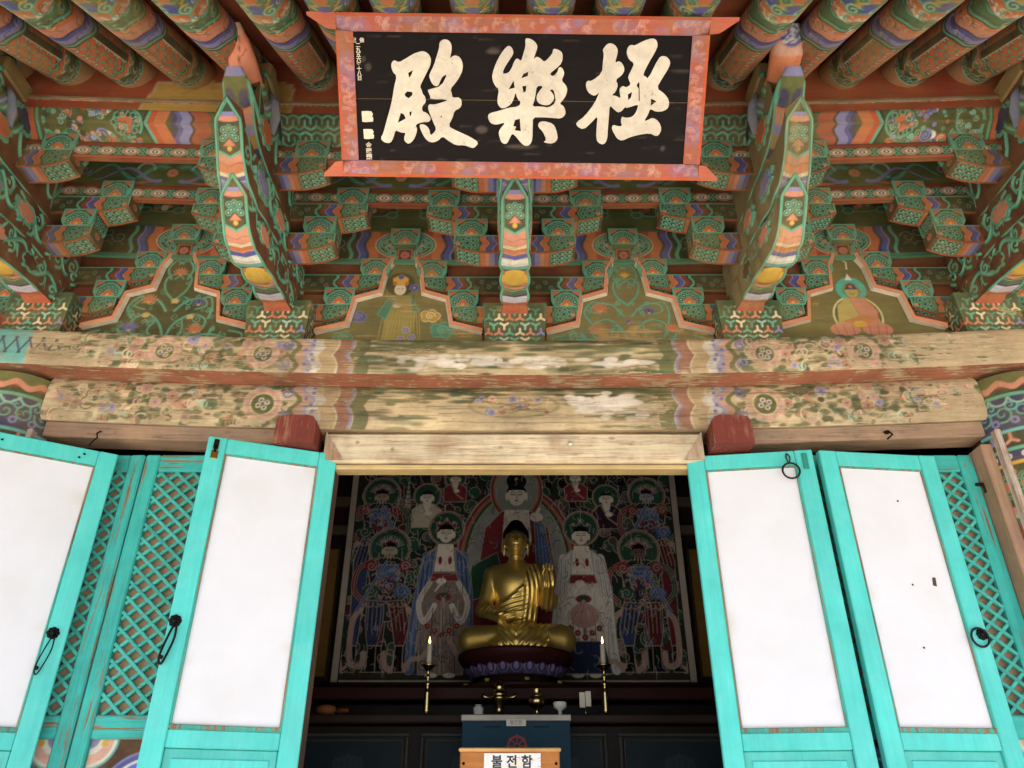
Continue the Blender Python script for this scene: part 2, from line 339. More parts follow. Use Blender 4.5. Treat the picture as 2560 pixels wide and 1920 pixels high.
for s, w in ((-1, 'left'), (1, 'right')):             # eaves go on to both sides, out of sight
    mb = MB(); x0, x1 = sorted((s * 2.75, s * 9)); z = lambda y: raft_z(y) + .26
    mb.add([(x0, -2.4, z(-2.4)), (x1, -2.4, z(-2.4)), (x1, -.1, z(-.1)), (x0, -.1, z(-.1))], [[0, 1, 2, 3]], lin('#8c3626'), alpha=1.2)
    struct(mb.build('eave_soffit', 'paint_y'))
# filler board between purlin and rafters: red, with a patch of bare clay on the left
mb = MB()
def fn(u, v):
    x = -2.75 + 5.5 * u; z = 2.63 + .47 * v; return np.stack([x, np.full_like(x, -.735) + .05 * v, z + lift(x)], 1), np.stack([x, z], 1)
def fill_paint(p):
    p.C[:, 3] = .985
    e = [(-1.62, 2.56), (-1.58, 2.775)] + [(-1.58 + .06 * k, 2.835 + .012 * sin(k * 2.3) + .01 * sin(k * 5.1)) for k in range(11)] + [(-.97, 2.80), (-.95, 2.56)]
    p.poly(e, lin('#c39a4d'), lin('#d8c49a'), .006)
    for q in ([(-1.45, 2.75), (-1.40, 2.79), (-1.41, 2.83)], [(-1.2, 2.74), (-1.24, 2.79), (-1.2, 2.84)], [(-1.1, 2.79), (-1.03, 2.78)], [(-1.33, 2.80), (-1.24, 2.79)]): p.stroke(q, .005, lin('#8a682f'))
mb.grid(460, 30, fn, fill_paint, lin('#a0402c'), aa=.01)
tag(mb.build('filler_board', 'paint_x'), 'red filler board above the purlin with a bare yellow clay patch', 'board')
# backing wall of the bracket zone
mb = MB(); mb.bar((0, .010, 2.42), (5.6, .06, 1.30), lin('#7d3a2a'), alpha=.97); mb.warp(sag)
tag(mb.build('backing_board', 'paint_x'), 'dark red boards at the back of the bracket tiers', 'board')

# ================================================================ columns and main beams
def column_paint(p):
    x, z = p.P.T; p.C[:, 3] = .86
    p.rect(-2, -2, 2, 1.12, lin('#7c3026')); wv = .012 * np.sin(x * 60)
    for z0, z1, c in ((1.05, 1.075, 'green'), (1.075, 1.09, 'pale'), (1.09, 1.13, 'salmon'), (1.13, 1.30, 'dk'), (1.30, 1.315, 'yellow'), (1.315, 1.36, 'navy'), (1.36, 1.375, 'mint'), (1.375, 1.44, 'dk'), (1.44, 1.455, 'cyan'), (1.455, 1.60, 'navy'), (1.60, 1.615, 'mint'), (1.615, 1.64, 'dk'), (1.64, 1.67, 'salmon'), (1.67, 1.73, 'olive')):
        p.wave(z + (wv if c in ('green', 'pale', 'salmon', 'olive') else 0), z0, z1, c)
    for k in range(-9, 10):
        cx = k * .075
        p.cloud(cx, 1.215, .05, 6, 'mint', 'green'); p.disc(cx, 1.215, .018, 'orange'); p.disc(cx + .0375, 1.16, .016, 'lav'); p.disc(cx + .0375, 1.27, .016, 'salmon')
        p.disc(cx * .8, 1.338, .012, 'white'); p.disc(cx * .8, 1.338, .006, 'blue')
        for a in (0, 2.1, 4.2): p.stroke([(cx, 1.408), (cx + .026 * cos(a + 1.57), 1.408 + .026 * sin(a + 1.57))], .012, ('salmon', 'lav')[k % 2])
        p.spiral(cx, 1.525, .04, 'mint', .008, 1.3, k); p.spiral(cx + .037, 1.56, .028, 'cyan', .007, 1.3, k + 2, -1); p.disc(cx + .037, 1.49, .017, 'lav'); p.disc(cx + .037, 1.49, .008, 'navy')
        p.arc(cx, 1.60, .035, 3.3, 6.1, .007, 'pale')
for s, w in ((-1, 'left'), (1, 'right')):
    mb = MB()
    def fn(u, v):
        a = -pi * .95 + pi * .9 * u * 1.0; r = .195; z = -.58 + 2.29 * v
        return np.stack([r * np.cos(a), r * np.sin(a), z], 1), np.stack([(a + pi / 2) * r, z], 1)
    mb.grid(110, 520, fn, column_paint, 'brick', smooth=True, aa=.005)
    mb.lathe([(.185, -.58), (.185, 1.71)], 32, lin('#6e2a20'))
    tag(mb.build('column', 'paint_y', loc=(s * 2.215, .04, 0)), 'round red column with blue and green painted head at the far ' + w, 'column', 'hall columns')

def worn_motifs(p, h, seed, sc=1.0):
    """faded flower and scroll painting of the two long beams; b runs up the face"""
    r = random.Random(seed); x, b = p.P.T; ax = np.abs(x); m = h / 2
    p.C[:, 3] = np.where(ax < .62, .70, np.where(ax < 1.0, .70, np.where(ax < 1.75, .66, .56)))
    p.C[:, 3] -= .12 * np.clip((x - 1.3) / .6, 0, 1) + .12 * np.clip((.04 - b) / .04, 0, 1)
    G = ('green', 'olive', 'dk', 'green', lin('#3a4a2c'), lin('#5d5a3a'))
    for s in (-1, 1):
        for k in range(330):                                    # leafy ground
            cx = s * r.uniform(.98, 2.06); cy = r.uniform(.0, h)
            if abs(cx) > 1.85 and r.random() < .6: continue
            p.disc(cx, cy, r.uniform(.008, .034), G[k % 6], r.uniform(.005, .016), op=r.uniform(.45, .95))
        for k in range(34):
            cx = s * r.uniform(1.0, 2.02); cy = r.uniform(.01, h - .01); p.spiral(cx, cy, r.uniform(.014, .032), ('pale', 'salmon', 'pink', 'cream')[k % 4], .006, 1.4, r.uniform(0, 6), r.choice((-1, 1)))
            p.arc(cx + .03, cy, r.uniform(.02, .04), r.uniform(0, 3), r.uniform(3.5, 6), .005, ('salmon', 'cream', 'olive')[k % 3])
        for k in range(20):
            cx = s * r.uniform(1.0, 2.0); cy = r.uniform(.02, h - .02); p.flower(cx, cy, r.uniform(.014, .03), (lin('#b98674'), lin('#c09a88'), lin('#a87a66'), lin('#8a88ac'))[k % 4], lin('#c9b690'), ('olive', 'olive', lin('#7076a8'))[k % 3], 6)
        for cx in (1.09, 1.52):
            if cx > 1.2 and h > .2: continue
            p.disc(s * cx, m, .078 * sc, 'cream', op=.45); p.disc(s * cx, m, .07 * sc, lin('#b58472'), op=.7); p.disc(s * cx, m, .052 * sc, 'cream', op=.6); p.disc(s * cx, m, .045 * sc, 'olive')
            for a in range(4): p.disc(s * cx + .02 * cos(a * pi / 2 + .4), m + .02 * sin(a * pi / 2 + .4), .012, 'cream'); p.disc(s * cx + .02 * cos(a * pi / 2 + .4), m + .02 * sin(a * pi / 2 + .4), .007, 'blue')
            for a in range(9): p.disc(s * cx + .068 * sc * cos(a * .7), m + .068 * sc * sin(a * .7), .014, 'pink', op=.6)
        q = s * x + .026 * np.abs(np.sin((b - m) * 26)) - .02            # wavy colour bands towards the middle
        q2 = s * x - .9 * np.abs(b - m) * .28 + .03
        for a0, a1, c in ((.63, .695, 'olive'), (.70, .712, 'lav'), (.712, .765, lin('#8f5548')), (.765, .772, 'cream'), (.772, .835, lin('#b99d74')), (.84, .847, 'cream')): p.wave(q, a0, a1, c, .85)
        for a0, a1, c in ((.86, .905, lin('#cfc8bb')), (.905, .925, lin('#9a9ac0')), (.925, .96, lin('#c79a84')), (.96, .985, 'olive')): p.wave(q2 + .018 * np.sin(b * 60), a0, a1, c, .85)
        for k in range(7): p.disc(s * (.885 + .02 * sin(k * 2)), h * (k + .5) / 7, .009, lin('#6a70b0'))
        p.spiral(s * .99, m + .05 * sc, .028, lin('#6a70b0'), .010, 1.2, 1, s); p.spiral(s * .99, m - .05 * sc, .028, 'lav', .010, 1.2, 4, -s)
        for k in range(8): p.stroke([(s * (1.8 + .002 * k), 0), (s * (1.8 + .002 * k), h)], .002, 'cream', op=.3)
    for k in range(240):                                                  # remains of green ground in the middle field
        cx = r.uniform(-.64, .64); top = r.random() < .72; cy = h * (1 - .42 * abs(r.gauss(0, .55))) if top else r.uniform(0, h * .45)
        if abs(cx) < .05 and h < .2: continue
        if not top and abs(cx) < .4 and h > .2: continue
        p.disc(cx, cy, r.uniform(.02, .10), G[k % 6], r.uniform(.003, .010), op=r.uniform(.5, .95))
    W_ = lin('#e2d6c6')
    for k in range(70):                                                   # bare pale wood where the ground has flaked off
        if h > .2: cx, cy = .42 + r.gauss(0, .07), h * .55 + r.gauss(0, .026)
        else: cx, cy = r.choice((-.38, -.15, .12, .42)) + r.gauss(0, .07), h * .35 + r.gauss(0, .016)
        p.disc(cx, cy, r.uniform(.012, .05), W_, r.uniform(.006, .016), op=r.uniform(.6, .95))
    if h > .2:
        p.disc(0, m * 1.05, .20, 'olive', .060, op=.55); p.disc(0, m * 1.05, .185, lin('#bda57c'), .052, op=.8)
        for k in range(14): p.flower(r.uniform(-.16, .16), m * 1.05 + r.uniform(-.035, .035), r.uniform(.012, .022), ('pink', 'lav', lin('#a8705e'), lin('#6a70b0'))[k % 4], 'cream', 'olive')
        for k in range(16): p.stroke([(r.uniform(-.17, .17), m + r.uniform(-.03, .04)), (r.uniform(-.17, .17), m + r.uniform(-.03, .04))], .006, ('cream', 'olive', 'brown')[k % 3], op=.7)
def splits(p, h, seed, x0, x1, n):
    r = random.Random(seed)
    for k in range(n):                                                    # drying cracks along the grain
        x = r.uniform(x0, x1); y = r.uniform(.015, h - .015); P_ = [(x, y)]
        for j in range(r.randint(5, 22)): x += r.uniform(.015, .035); y += r.uniform(-.0025, .0025); P_.append((x, y))
        p.stroke(P_, r.uniform(.0025, .005), lin('#4b3a2a'), .0015, op=.75)
    for k in range(n): x, y = r.uniform(x0, x1), r.uniform(0, h); p.stroke([(x, y), (x + r.uniform(.08, .3), y + r.uniform(-.004, .004))], .005, lin('#7d6647'), .002, op=.5)
    for k in range(n // 3): p.disc(r.uniform(x0, x1), r.uniform(0, h), r.uniform(.02, .07), lin('#6e5a3c'), r.uniform(.006, .014), op=.4)
# upper beam (flat plate under the brackets)
mb = MB(); h = .174; z0 = 1.684
def fn(u, v):
    x = -2.75 + 5.5 * u; b = v * h; bul = .010 * (1 - (2 * v - 1) ** 6)
    return np.stack([x, -.162 - bul, z0 + b], 1), np.stack([x, b], 1)
def up_paint(p):
    worn_motifs(p, h, 3, .9); splits(p, h, 31, -2.7, 2.5, 44); x, b = p.P.T
    p.rect(-2.75, 0, -2.12, h, 'cyan', op=.9); p.C[:, 3] = np.where(x < -2.1, .7, p.C[:, 3])
    for k in range(14): p.stroke([(-2.4 + .03 * k, .05 + .08 * (k % 2)), (-2.36 + .03 * k, .13 - .08 * (k % 2))], .008, 'navy')
mb.grid(1100, 36, fn, up_paint, lin('#bfab84'), aa=.005)
def fn(u, v):
    x = -2.75 + 5.5 * u; return np.stack([x, -.162 + .13 * v, np.full_like(x, z0)], 1), np.stack([x, v * .13], 1)
def und_paint(p): p.C[:, 3] = .58
mb.grid(500, 4, fn, und_paint, lin('#9a5a42'))
mb.bar((0, .03, z0 + h / 2 + .001), (5.5, .376, h - .006), lin('#b0905e'), alpha=.4); mb.warp(sag)
tag(mb.build('upper_beam', 'beam_worn'), 'weathered upper tie beam with faded flower painting under the bracket blocks', 'beam')
# lower tie beam between the columns
mb = MB(); h2 = .207; z1 = 1.476
def fn(u, v):
    x = -2.045 + 4.09 * u; b = v * h2; bul = .022 * (1 - (2 * v - 1) ** 4)
    return np.stack([x, -.045 - bul, z1 + b], 1), np.stack([x, b], 1)
mb.grid(820, 48, fn, lambda p: (worn_motifs(p, h2, 11, 1.1), splits(p, h2, 32, -2.0, 1.8, 44)), lin('#c6b08a'), aa=.005, smooth=True)
mb.bar((0, .04, z1 + h2 / 2), (4.088, .165, h2 - .006), lin('#b0905e'), alpha=.3); mb.warp(sag)
tag(mb.build('lower_beam', 'beam_worn'), 'broad lower tie beam, bare pale wood in the middle and flaking flowers at both ends', 'beam')
# lintels over the doors
def cracks(p, w, h, seed):
    r = random.Random(seed); D_ = lin('#4a382a')
    for k in range(9):
        x = r.uniform(-w / 2, w / 2 - .1); y = h * r.uniform(.1, .9); P_ = [(x, y)]
        for j in range(r.randint(4, 14)): x += r.uniform(.02, .04); y += r.uniform(-.003, .003); P_.append((x, y))
        p.stroke(P_, r.uniform(.002, .004), D_, .001, op=.8)
    for k in range(5): p.disc(r.uniform(-w / 2, w / 2), r.uniform(.01, h - .01), r.uniform(.008, .016), lin('#7d5f44'), r.uniform(.005, .010), op=.7)
    for k in range(30): x, y = r.uniform(-w / 2, w / 2), r.uniform(0, h); p.stroke([(x, y), (x + r.uniform(.05, .2), y + r.uniform(-.002, .002))], .004, lin('#a08a70'), op=.35)
lw = MB(); lw.box((-1.50, .031, 1.443), (1.06, .12, .070), lin('#8a6c55'), .006, alpha=.55); lw.quad((-1.50, -.0305, 1.411), (1, 0, 0), (0, 0, 1), 1.05, .064, .005, lambda p: cracks(p, 1.05, .064, 4), lin('#8d7360'), .55); lw.warp(sag)
o = tag(lw.build('side_lintel', 'bare_wood'), 'cracked brown lintel over the left lattice doors', 'lintel')
k = MB(); k.tube([(-1.775, -.035, 1.478), (-1.78, -.05, 1.46), (-1.772, -.052, 1.44), (-1.79, -.05, 1.42), (-1.80, -.045, 1.405)], .0035, 6, 'black'); k.build('hook', 'iron', o)
lw = MB(); lw.box((1.50, .031, 1.443), (1.06, .12, .070), lin('#8f735c'), .006, alpha=.5); lw.quad((1.50, -.0305, 1.411), (1, 0, 0), (0, 0, 1), 1.05, .064, .005, lambda p: cracks(p, 1.05, .064, 5), lin('#927a66'), .5); lw.warp(sag)
o = tag(lw.build('side_lintel', 'bare_wood'), 'cracked brown lintel over the right lattice doors', 'lintel')
k = MB(); k.tube([(1.60, -.03, 1.475), (1.60, -.055, 1.467), (1.61, -.06, 1.45), (1.585, -.055, 1.43)], .004, 6, 'black'); k.lathe([(.001, 0), (.012, .004), (.012, .012), (.001, .018)], 12, 'black', (1.60, -.04, 1.462)); k.build('hook', 'iron', o)
t = thing('main_lintel', 'pale weathered lintel over the open doorway with a nail head', 'lintel')
lw = MB(); lw.box((0, .021, 1.405), (1.62, .10, .136), lin('#d6c39e'), .010, alpha=.62); lw.quad((0, -.0305, 1.349), (1, 0, 0), (0, 0, 1), 1.58, .112, .005, lambda p: cracks(p, 1.58, .112, 6), lin('#d0bf9f'), .66); lw.build('board', 'bare_wood', t)
lw = MB(); lw.box((0, .025, 1.323), (1.52, .07, .020), lin('#c2a672'), .004, alpha=.8); lw.build('edge_strip', 'bare_wood', t)
lw = MB(); lw.lathe([(.001, 0), (.010, 0), (.010, .004), (.001, .006)], 14, 'white'); lw.build('nail_head', 'iron', t, (.24, -.031, 1.42), (R(90), 0, 0))
for s, w in ((-1, 'left'), (1, 'right')):
    t = thing('door_post', 'dark red door post with chamfered head on the %s of the doorway' % w, 'post', group='door posts')
    m_ = MB(); m_.box((s * .915, .085, .38), (.20, .13, 2.0), lin('#6a2d24'), .01, alpha=1.0); m_.build('shaft', 'paint_y', t)
    m_ = MB(); p = [(-.084, 1.386), (.084, 1.386), (.084, 1.490), (.070, 1.510), (.045, 1.518), (-.045, 1.518), (-.070, 1.510), (-.084, 1.490)]
    m_.prism([(s * .918 + a, z) for a, z in p], -.112, .02, lin('#733328'), alpha=.80); m_.build('head_block', 'bare_wood_v', t)
    m_ = MB(); m_.prism([(s * .805, 1.478), (s * .805, 1.345), (s * .72, 1.345)], -.034, .02, lin('#b9a28a'), alpha=.5); m_.build('mitre_cheek', 'bare_wood_v', t)
    m_ = MB(); m_.box((s * .787, .05, .365), (.05, .12, 1.94), lin('#5a4436'), .006, alpha=.8); m_.build('jamb', 'bare_wood_v', t)
for s, w in ((-1, 'left'), (1, 'right')):
    t = thing('door_jamb', 'weathered pink and grey jamb plank beside the %s column' % w, 'jamb', group='outer door jambs')
    m_ = MB(); m_.box((s * 2.012, .03, .43), (.05, .13, 1.98), lin('#a8826a'), .006, alpha=.55); m_.build('inner_board', 'bare_wood_v', t)
    m_ = MB(); m_.box((s * 2.052, -.012, .46), (.026, .14, 2.02), lin('#cbbfb4'), .006, alpha=.55); m_.build('outer_board', 'bare_wood_v', t)

# ================================================================ doors
TEAL = lin('#41bdb3'); TEAL2 = lin('#3aaa9f'); ZB = -.555
def inset_panel(p):                                              # turquoise lower panel: plain paint, a little scuffed
    p.C[:, 3] = .97
def door_leaf(name, label, Lp, Rp, ztop, wear=.93, group='open door leaves with white panels', spots=0):
    dx, dy = Rp[0] - Lp[0], Rp[1] - Lp[1]; w = math.hypot(dx, dy); H = ztop - ZB
    t = thing(name, label, 'door', (Lp[0], Lp[1], ZB), (0, 0, math.atan2(dy, dx)), group); T = .036; sw = .072
    wt = .307 - ZB; wtop = H - .068; rb = .234 - ZB
    def bx(nm, c, d, col=TEAL, a=wear, m='teal', ch=.004):
        b = MB(); b.box(c, d, col, ch, alpha=a); return b.build(nm, m, t)
    for x in (sw / 2, w - sw / 2): bx('stile', (x, 0, H / 2), (sw, T, H))
    iw = w - 2 * sw
    bx('rail', (w / 2, .0012, H - .034), (iw, T - .003, .068), m='teal'); bx('rail', (w / 2, .0012, rb + .029), (iw, T - .003, .058), m='teal')
    bx('rail', (w / 2, .0012, .055), (iw, T - .003, .11), m='teal')
    # white paper panel in a thin brown bead
    b = MB(); b.quad((w / 2, -T / 2 + .012, wt), (1, 0, 0), (0, 0, 1), iw - .004, wtop - wt, .02, lambda p: panel_spots(p, spots), lin('#d0cfd2'), 1.2); b.box((w / 2, .006, (wt + wtop) / 2), (iw, .02, wtop - wt), lin('#d9d0c4'), .001, alpha=1.2)
    b.build('white_panel', 'paper', t)
    for c, d in (((w / 2, -.006, wt - .008), (iw, .02, .016)), ((sw + .004, -.006, (wt + wtop) / 2), (.008, .02, wtop - wt)), ((w - sw - .004, -.006, (wt + wtop) / 2), (.008, .02, wtop - wt)), ((w / 2, -.006, wtop - .003), (iw, .02, .006))):
        bx('bead', c, d, lin('#3f9c8a'), .52, 'teal_old', .002)
    # lower panel: recessed field with a raised inner board
    bx('lower_panel', (w / 2, .004, (rb + .11) / 2), (iw, .012, rb - .11), TEAL2, .97); bx('raised_field', (w / 2, .0, (rb + .11) / 2), (iw - .05, .014, rb - .17), TEAL, .97, ch=.006)
    return t, w, T, H
def panel_spots(p, n):
    r = random.Random(n + int(abs(p.P[:, 1]).max() * 977)); w, h = p.P[:, 0].max(), p.P[:, 1].max()
    for k in range(10): p.disc(r.uniform(-w, w), r.uniform(0, h), r.uniform(.03, .12), lin('#c3bfb8'), r.uniform(.02, .10), op=.10)
    for k in range(5): p.stroke([(r.choice((-w, w)) * r.uniform(.85, 1), r.uniform(0, h))] * 2, r.uniform(.02, .06), lin('#b9ac94'), op=.22)
    p.stroke([(-w, 0), (w, 0)], .02, lin('#b3a68e'), op=.3)
def escutcheon(t, x, z, T, cord=True, ring=None, flower=True):
    y = -T / 2
    if flower:
        b = MB()
        for k in range(8): b.lathe([(.0005, 0), (.009, .001), (.008, .006), (.0005, .008)], 10, 'black', (.014 * cos(k * pi / 4), .014 * sin(k * pi / 4), 0))
        b.lathe([(.0005, 0), (.012, .002), (.011, .010), (.0005, .014)], 14, 'black'); b.build('door_boss', 'iron', t, (x, y - .001, z), (R(90), 0, 0))
    if cord:
        b = MB(); P = [(x + .004, y - .014, z - .004), (x - .010, y - .018, z - .05), (x - .022, y - .016, z - .10), (x - .026, y - .015, z - .135), (x - .016, y - .016, z - .150), (x - .004, y - .016, z - .120), (x + .010, y - .017, z - .06), (x + .008, y - .014, z - .006)]
        b.tube(smooth_path(P), .0032 * cord, 6, 'black'); b.lathe([(.0005, -.008), (.007, -.004), (.007, .004), (.0005, .008)], 10, 'black', (x - .020, y - .018, z - .128)); b.build('pull_cord', 'iron', t)
    if ring:
        rx, rz, r = ring; b = MB(); b.tube([(rx + r * cos(a * pi / 12), y - .012, rz + r * sin(a * pi / 12)) for a in range(25)], .0042, 8, lin('#2a2220'), caps=False); b.build('pull_ring', 'iron', t)
def smooth_path(P, n=4):
    P = [np.array(q, float) for q in P]; out = []
    for i in range(len(P) - 1):
        p0, p1, p2, p3 = P[max(i - 1, 0)], P[i], P[i + 1], P[min(i + 2, len(P) - 1)]
        for k in range(n):
            s = k / n; out.append(.5 * (2 * p1 + (p2 - p0) * s + (2 * p0 - 5 * p1 + 4 * p2 - p3) * s * s + (3 * p1 - p0 - 3 * p2 + p3) * s ** 3))
    return out + [P[-1]]
# leaf at the far left, cut by the picture's edge
t, w, T, H = door_leaf('door_leaf', 'turquoise door leaf with white panel, leftmost of the four', (-2.135, -.26), (-1.69, 0), 1.377, .925)
escutcheon(t, w - .05, .632 - ZB, T, cord=.8)
for x, z in ((w - .42, 1.345), (w - .125, 1.350), (w - .14, 1.332)):
    b = MB(); b.lathe([(.0005, 0), (.005, .001), (.0005, .003)], 8, 'black'); b.build('nail_head', 'iron', t, (x, -T / 2, z - ZB), (R(90), 0, 0))
# leaf left of the doorway
t, w, T, H = door_leaf('door_leaf', 'turquoise door leaf with white panel and looped black cord, left of the doorway', (-1.24, -.18), (-.757, 0), 1.378, .915)
escutcheon(t, .022, .643 - ZB, T, cord=1.3)
b = MB(); b.box((.034, -T / 2 - .003, 1.298 - ZB), (.026, .006, .036), lin('#c08a3a'), .002); b.box((.034, -T / 2 - .005, 1.342 - ZB), (.020, .010, .046), lin('#4a3a2a'), .003); b.box((.034, -T / 2 - .010, 1.318 - ZB), (.008, .012, .03), lin('#3a2c20'), .002); b.build('top_bolt', 'brass', t)
# leaf right of the doorway
t, w, T, H = door_leaf('door_leaf', 'turquoise door leaf with white panel and iron ring at its top, beside the doorway', (.734, 0), (1.243, -.07), 1.368, .93)
b = MB(); z = 1.352 - ZB; b.tube(smooth_path([(.408, -T / 2 - .004, z), (.403, -T / 2 - .010, z - .02), (.410, -T / 2 - .013, z - .045), (.418, -T / 2 - .010, z - .02), (.410, -T / 2 - .004, z)]), .0032, 6, lin('#4a3a2e')); b.build('hanger', 'iron', t)
escutcheon(t, 0, 0, T, cord=False, flower=False, ring=(.413, 1.272 - ZB, .034))
b = MB(); b.box((.478, -T / 2 - .002, 1.315 - ZB), (.022, .006, .07), lin('#2b8a78'), .002, alpha=.7); b.build('bolt_plate', 'teal_old', t)
# leaf at the right, in front of the lattice
t, w, T, H = door_leaf('door_leaf', 'turquoise door leaf with white panel and black ring, overlapping the right lattice', (1.273, -.06), (1.784, 0), 1.370, .915)
escutcheon(t, w - .026, .632 - ZB, T, cord=False, ring=(w - .044, .618 - ZB, .034))
for x, z, r in ((.30, 1.16, .004), (.27, .815, .004), (.25, .58, .004)):
    b = MB(); b.lathe([(.0005, 0), (r, .001), (.0005, .002)], 8, 'black'); b.build('pin_head', 'iron', t, (x, -T / 2 + .011, z - ZB), (R(90), 0, 0))
b = MB(); b.prism([(.355, .815 - ZB), (.368, .812 - ZB), (.372, .846 - ZB), (.360, .846 - ZB)], -T / 2 + .009, -T / 2 + .0115, lin('#4a4438')); b.build('torn_hole', 'paper', t)

# lattice doors fixed behind the open leaves
def lotus_panel(p, w, h):
    p.C[:, 3] = .99
    for s in (-1, 1):
        for r_, c in ((.10, 'cyan'), (.092, 'white'), (.082, 'pink'), (.05, 'white'), (.03, 'lav')): p.disc(s * w / 2, h, r_, c)
        p.disc(s * (w / 2 - .05), h - .012, .012, 'yellow')
    cy = h - .20
    for r_, c in ((.165, 'lav'), (.158, 'blue'), (.14, 'white'), (.132, lin('#5b6ad0')), (.11, 'navy'), (.10, 'maroon')): p.disc(0, cy, r_ * min(1.05, w / .42), c, r_)
    p.poly([(-.025, cy + .15), (0, cy + .182), (.025, cy + .15)], 'lav')
    for k in range(-2, 3): p.disc(.035 * k, cy + .02 - .006 * abs(k), .026, 'white', .055); p.disc(.035 * k, cy + .015 - .006 * abs(k), .019, 'pink', .045)
    p.disc(0, cy + .075, .05, 'dk', .03)
    for k in range(24): p.disc(rng.uniform(-.04, .04), cy + .075 + rng.uniform(-.02, .02), .003, 'white')
def lattice_door(label, x0, x1, wear=.64):
    w = x1 - x0; t = thing('lattice_door', label, 'door', (x0, .062, ZB), group='fixed lattice doors'); H = 1.405 - ZB; sw = .062; T = .034
    def bx(nm, c, d, a=wear, m='teal_old', ch=.006):
        b = MB(); b.box(c, d, TEAL2, ch, alpha=a); return b.build(nm, m, t)
    for x in (sw / 2, w - sw / 2): bx('stile', (x, 0, H / 2), (sw, T, H))
    zl, zt = .360 - ZB, 1.327 - ZB; iw = w - 2 * sw
    for zc, hh in (((zt + H) / 2, H - zt), (.3195 - ZB, .081), (.06, .12)): bx('rail', (w / 2, .001, zc), (iw, T - .002, hh), m='teal_old_x')
    b = MB(); b.box((w / 2, .022, (zl + zt) / 2), (iw + .01, .006, zt - zl + .01), lin('#a08468'), .001, alpha=1.1); b.build('paper_backing', 'paper', t)
    b = MB(); b.quad((w / 2, .006, .12), (1, 0, 0), (0, 0, 1), iw, .279 - ZB - .12, .005, lambda p: lotus_panel(p, iw, .279 - ZB - .12), lin('#3c1a17'), .99); b.box((w / 2, .014, .46), (iw + .01, .012, .70), lin('#3c1a17')); b.build('lotus_panel', 'paint_x', t)
    pw, ph = .070, .060
    for d in (1, -1):
        k0 = -22; k1 = int(math.ceil(iw / pw + (zt - zl) / ph)) + 1
        for k in range(k0, k1 + 1):                              # line x/pw + d*z/ph = k clipped to the field
            pts = []
            for xx in (0, iw):
                zz = d * (k + .25 - xx / pw) * ph
                if -1e-9 <= zz <= zt - zl: pts.append((xx, zz))
            for zz in (0, zt - zl):
                xx = (k + .25 - d * zz / ph) * pw
                if 1e-6 < xx < iw - 1e-6: pts.append((xx, zz))
            if len(pts) < 2 or math.dist(pts[0], pts[1]) < .03: continue
            a, e = pts[:2]; b = MB(); y = -.002 + (.0022 if d < 0 else 0)
            b.beam((sw + a[0], y, zl + a[1]), (sw + e[0], y, zl + e[1]), .0135, .016, (0, -1, 0), lin('#43ab9c') * rng.uniform(.85, 1.05), .002, alpha=wear + .16); b.build('lattice_bar', 'teal_old_x', t)
    return t
lattice_door('weathered turquoise lattice door at the far left, half hidden by the leftmost leaf', -1.985, -1.600)
lattice_door('weathered turquoise lattice door with lotus base panel, left of the doorway', -1.594, -1.015)
lattice_door('turquoise lattice door hidden behind the leaves right of the doorway', 1.015, 1.594)
o = lattice_door('peeling turquoise lattice door beside the right column', 1.600, 1.985, .70)
b = MB(); b.box((.372, -.024, 1.262 - ZB), (.03, .016, .012), lin('#3a2a22'), .003); b.box((.388, -.03, 1.245 - ZB), (.012, .014, .045), lin('#3a2a22'), .003); b.build('hinge', 'iron', o)

# ================================================================ bracket sets under the eaves
TP = .175; A1 = 2.025                                            # tier pitch, underside of the first arm
Y1, Y2 = -.30, -.585                                             # outer planes of the brackets
BX = [-2.17, -1.07, .004, 1.07, 2.165]
def soro_face(p, h, w):                                          # painted front of a small bearing block
    a, b = p.P.T; hw = w / 2
    p.field(-np.ones_like(a), 'mint')
    k = .78 + .22 * np.clip((b) / (h * .75), 0, 1)
    d = np.maximum(np.abs(a) - (hw * k - .009), np.abs(b - h / 2) - (h / 2 - .009)); p.field(d, 'dk')
    for s in (-1, 1): p.poly([(s * (hw - .012), h - .012), (s * (hw - .046), h - .012), (s * (hw - .012), h - .036)], 'orange', 'salmon', .003)
    p.arc(0, -.004, .066, .35, pi - .35, .009, 'mint', .085); p.arc(0, -.004, .056, .3, pi - .3, .005, 'green', .074)
    for q in (.45, 1.05, 1.57, 2.09, 2.69): p.disc(.043 * cos(q), .006 + .052 * sin(q), .0155, 'mint'); p.disc(.043 * cos(q), .006 + .052 * sin(q), .0105, 'dk'); p.disc(.043 * cos(q), .006 + .052 * sin(q), .0045, 'pale')
    p.poly([(-.030, .010), (.030, .010), (.012, .034), (0, .043), (-.012, .034)], 'orange', 'salmon', .004); p.disc(0, .014, .008, 'yellow')
def soro_side(p, h, w):
    a, b = p.P.T; p.field(-np.ones_like(a), 'mint'); hw = w / 2
    k = .70 + .30 * np.clip(b / (h * .75), 0, 1)
    p.field(np.maximum(np.abs(a) - (hw * k - .010), np.abs(b - h / 2) - (h / 2 - .010)), 'dk')
    for q in ((-.018, .035), (.018, .035), (0, .062), (-.026, .066), (.026, .066)): p.disc(q[0], q[1], .016, 'mint'); p.disc(q[0], q[1], .011, 'dk'); p.disc(q[0], q[1], .005, 'pale')
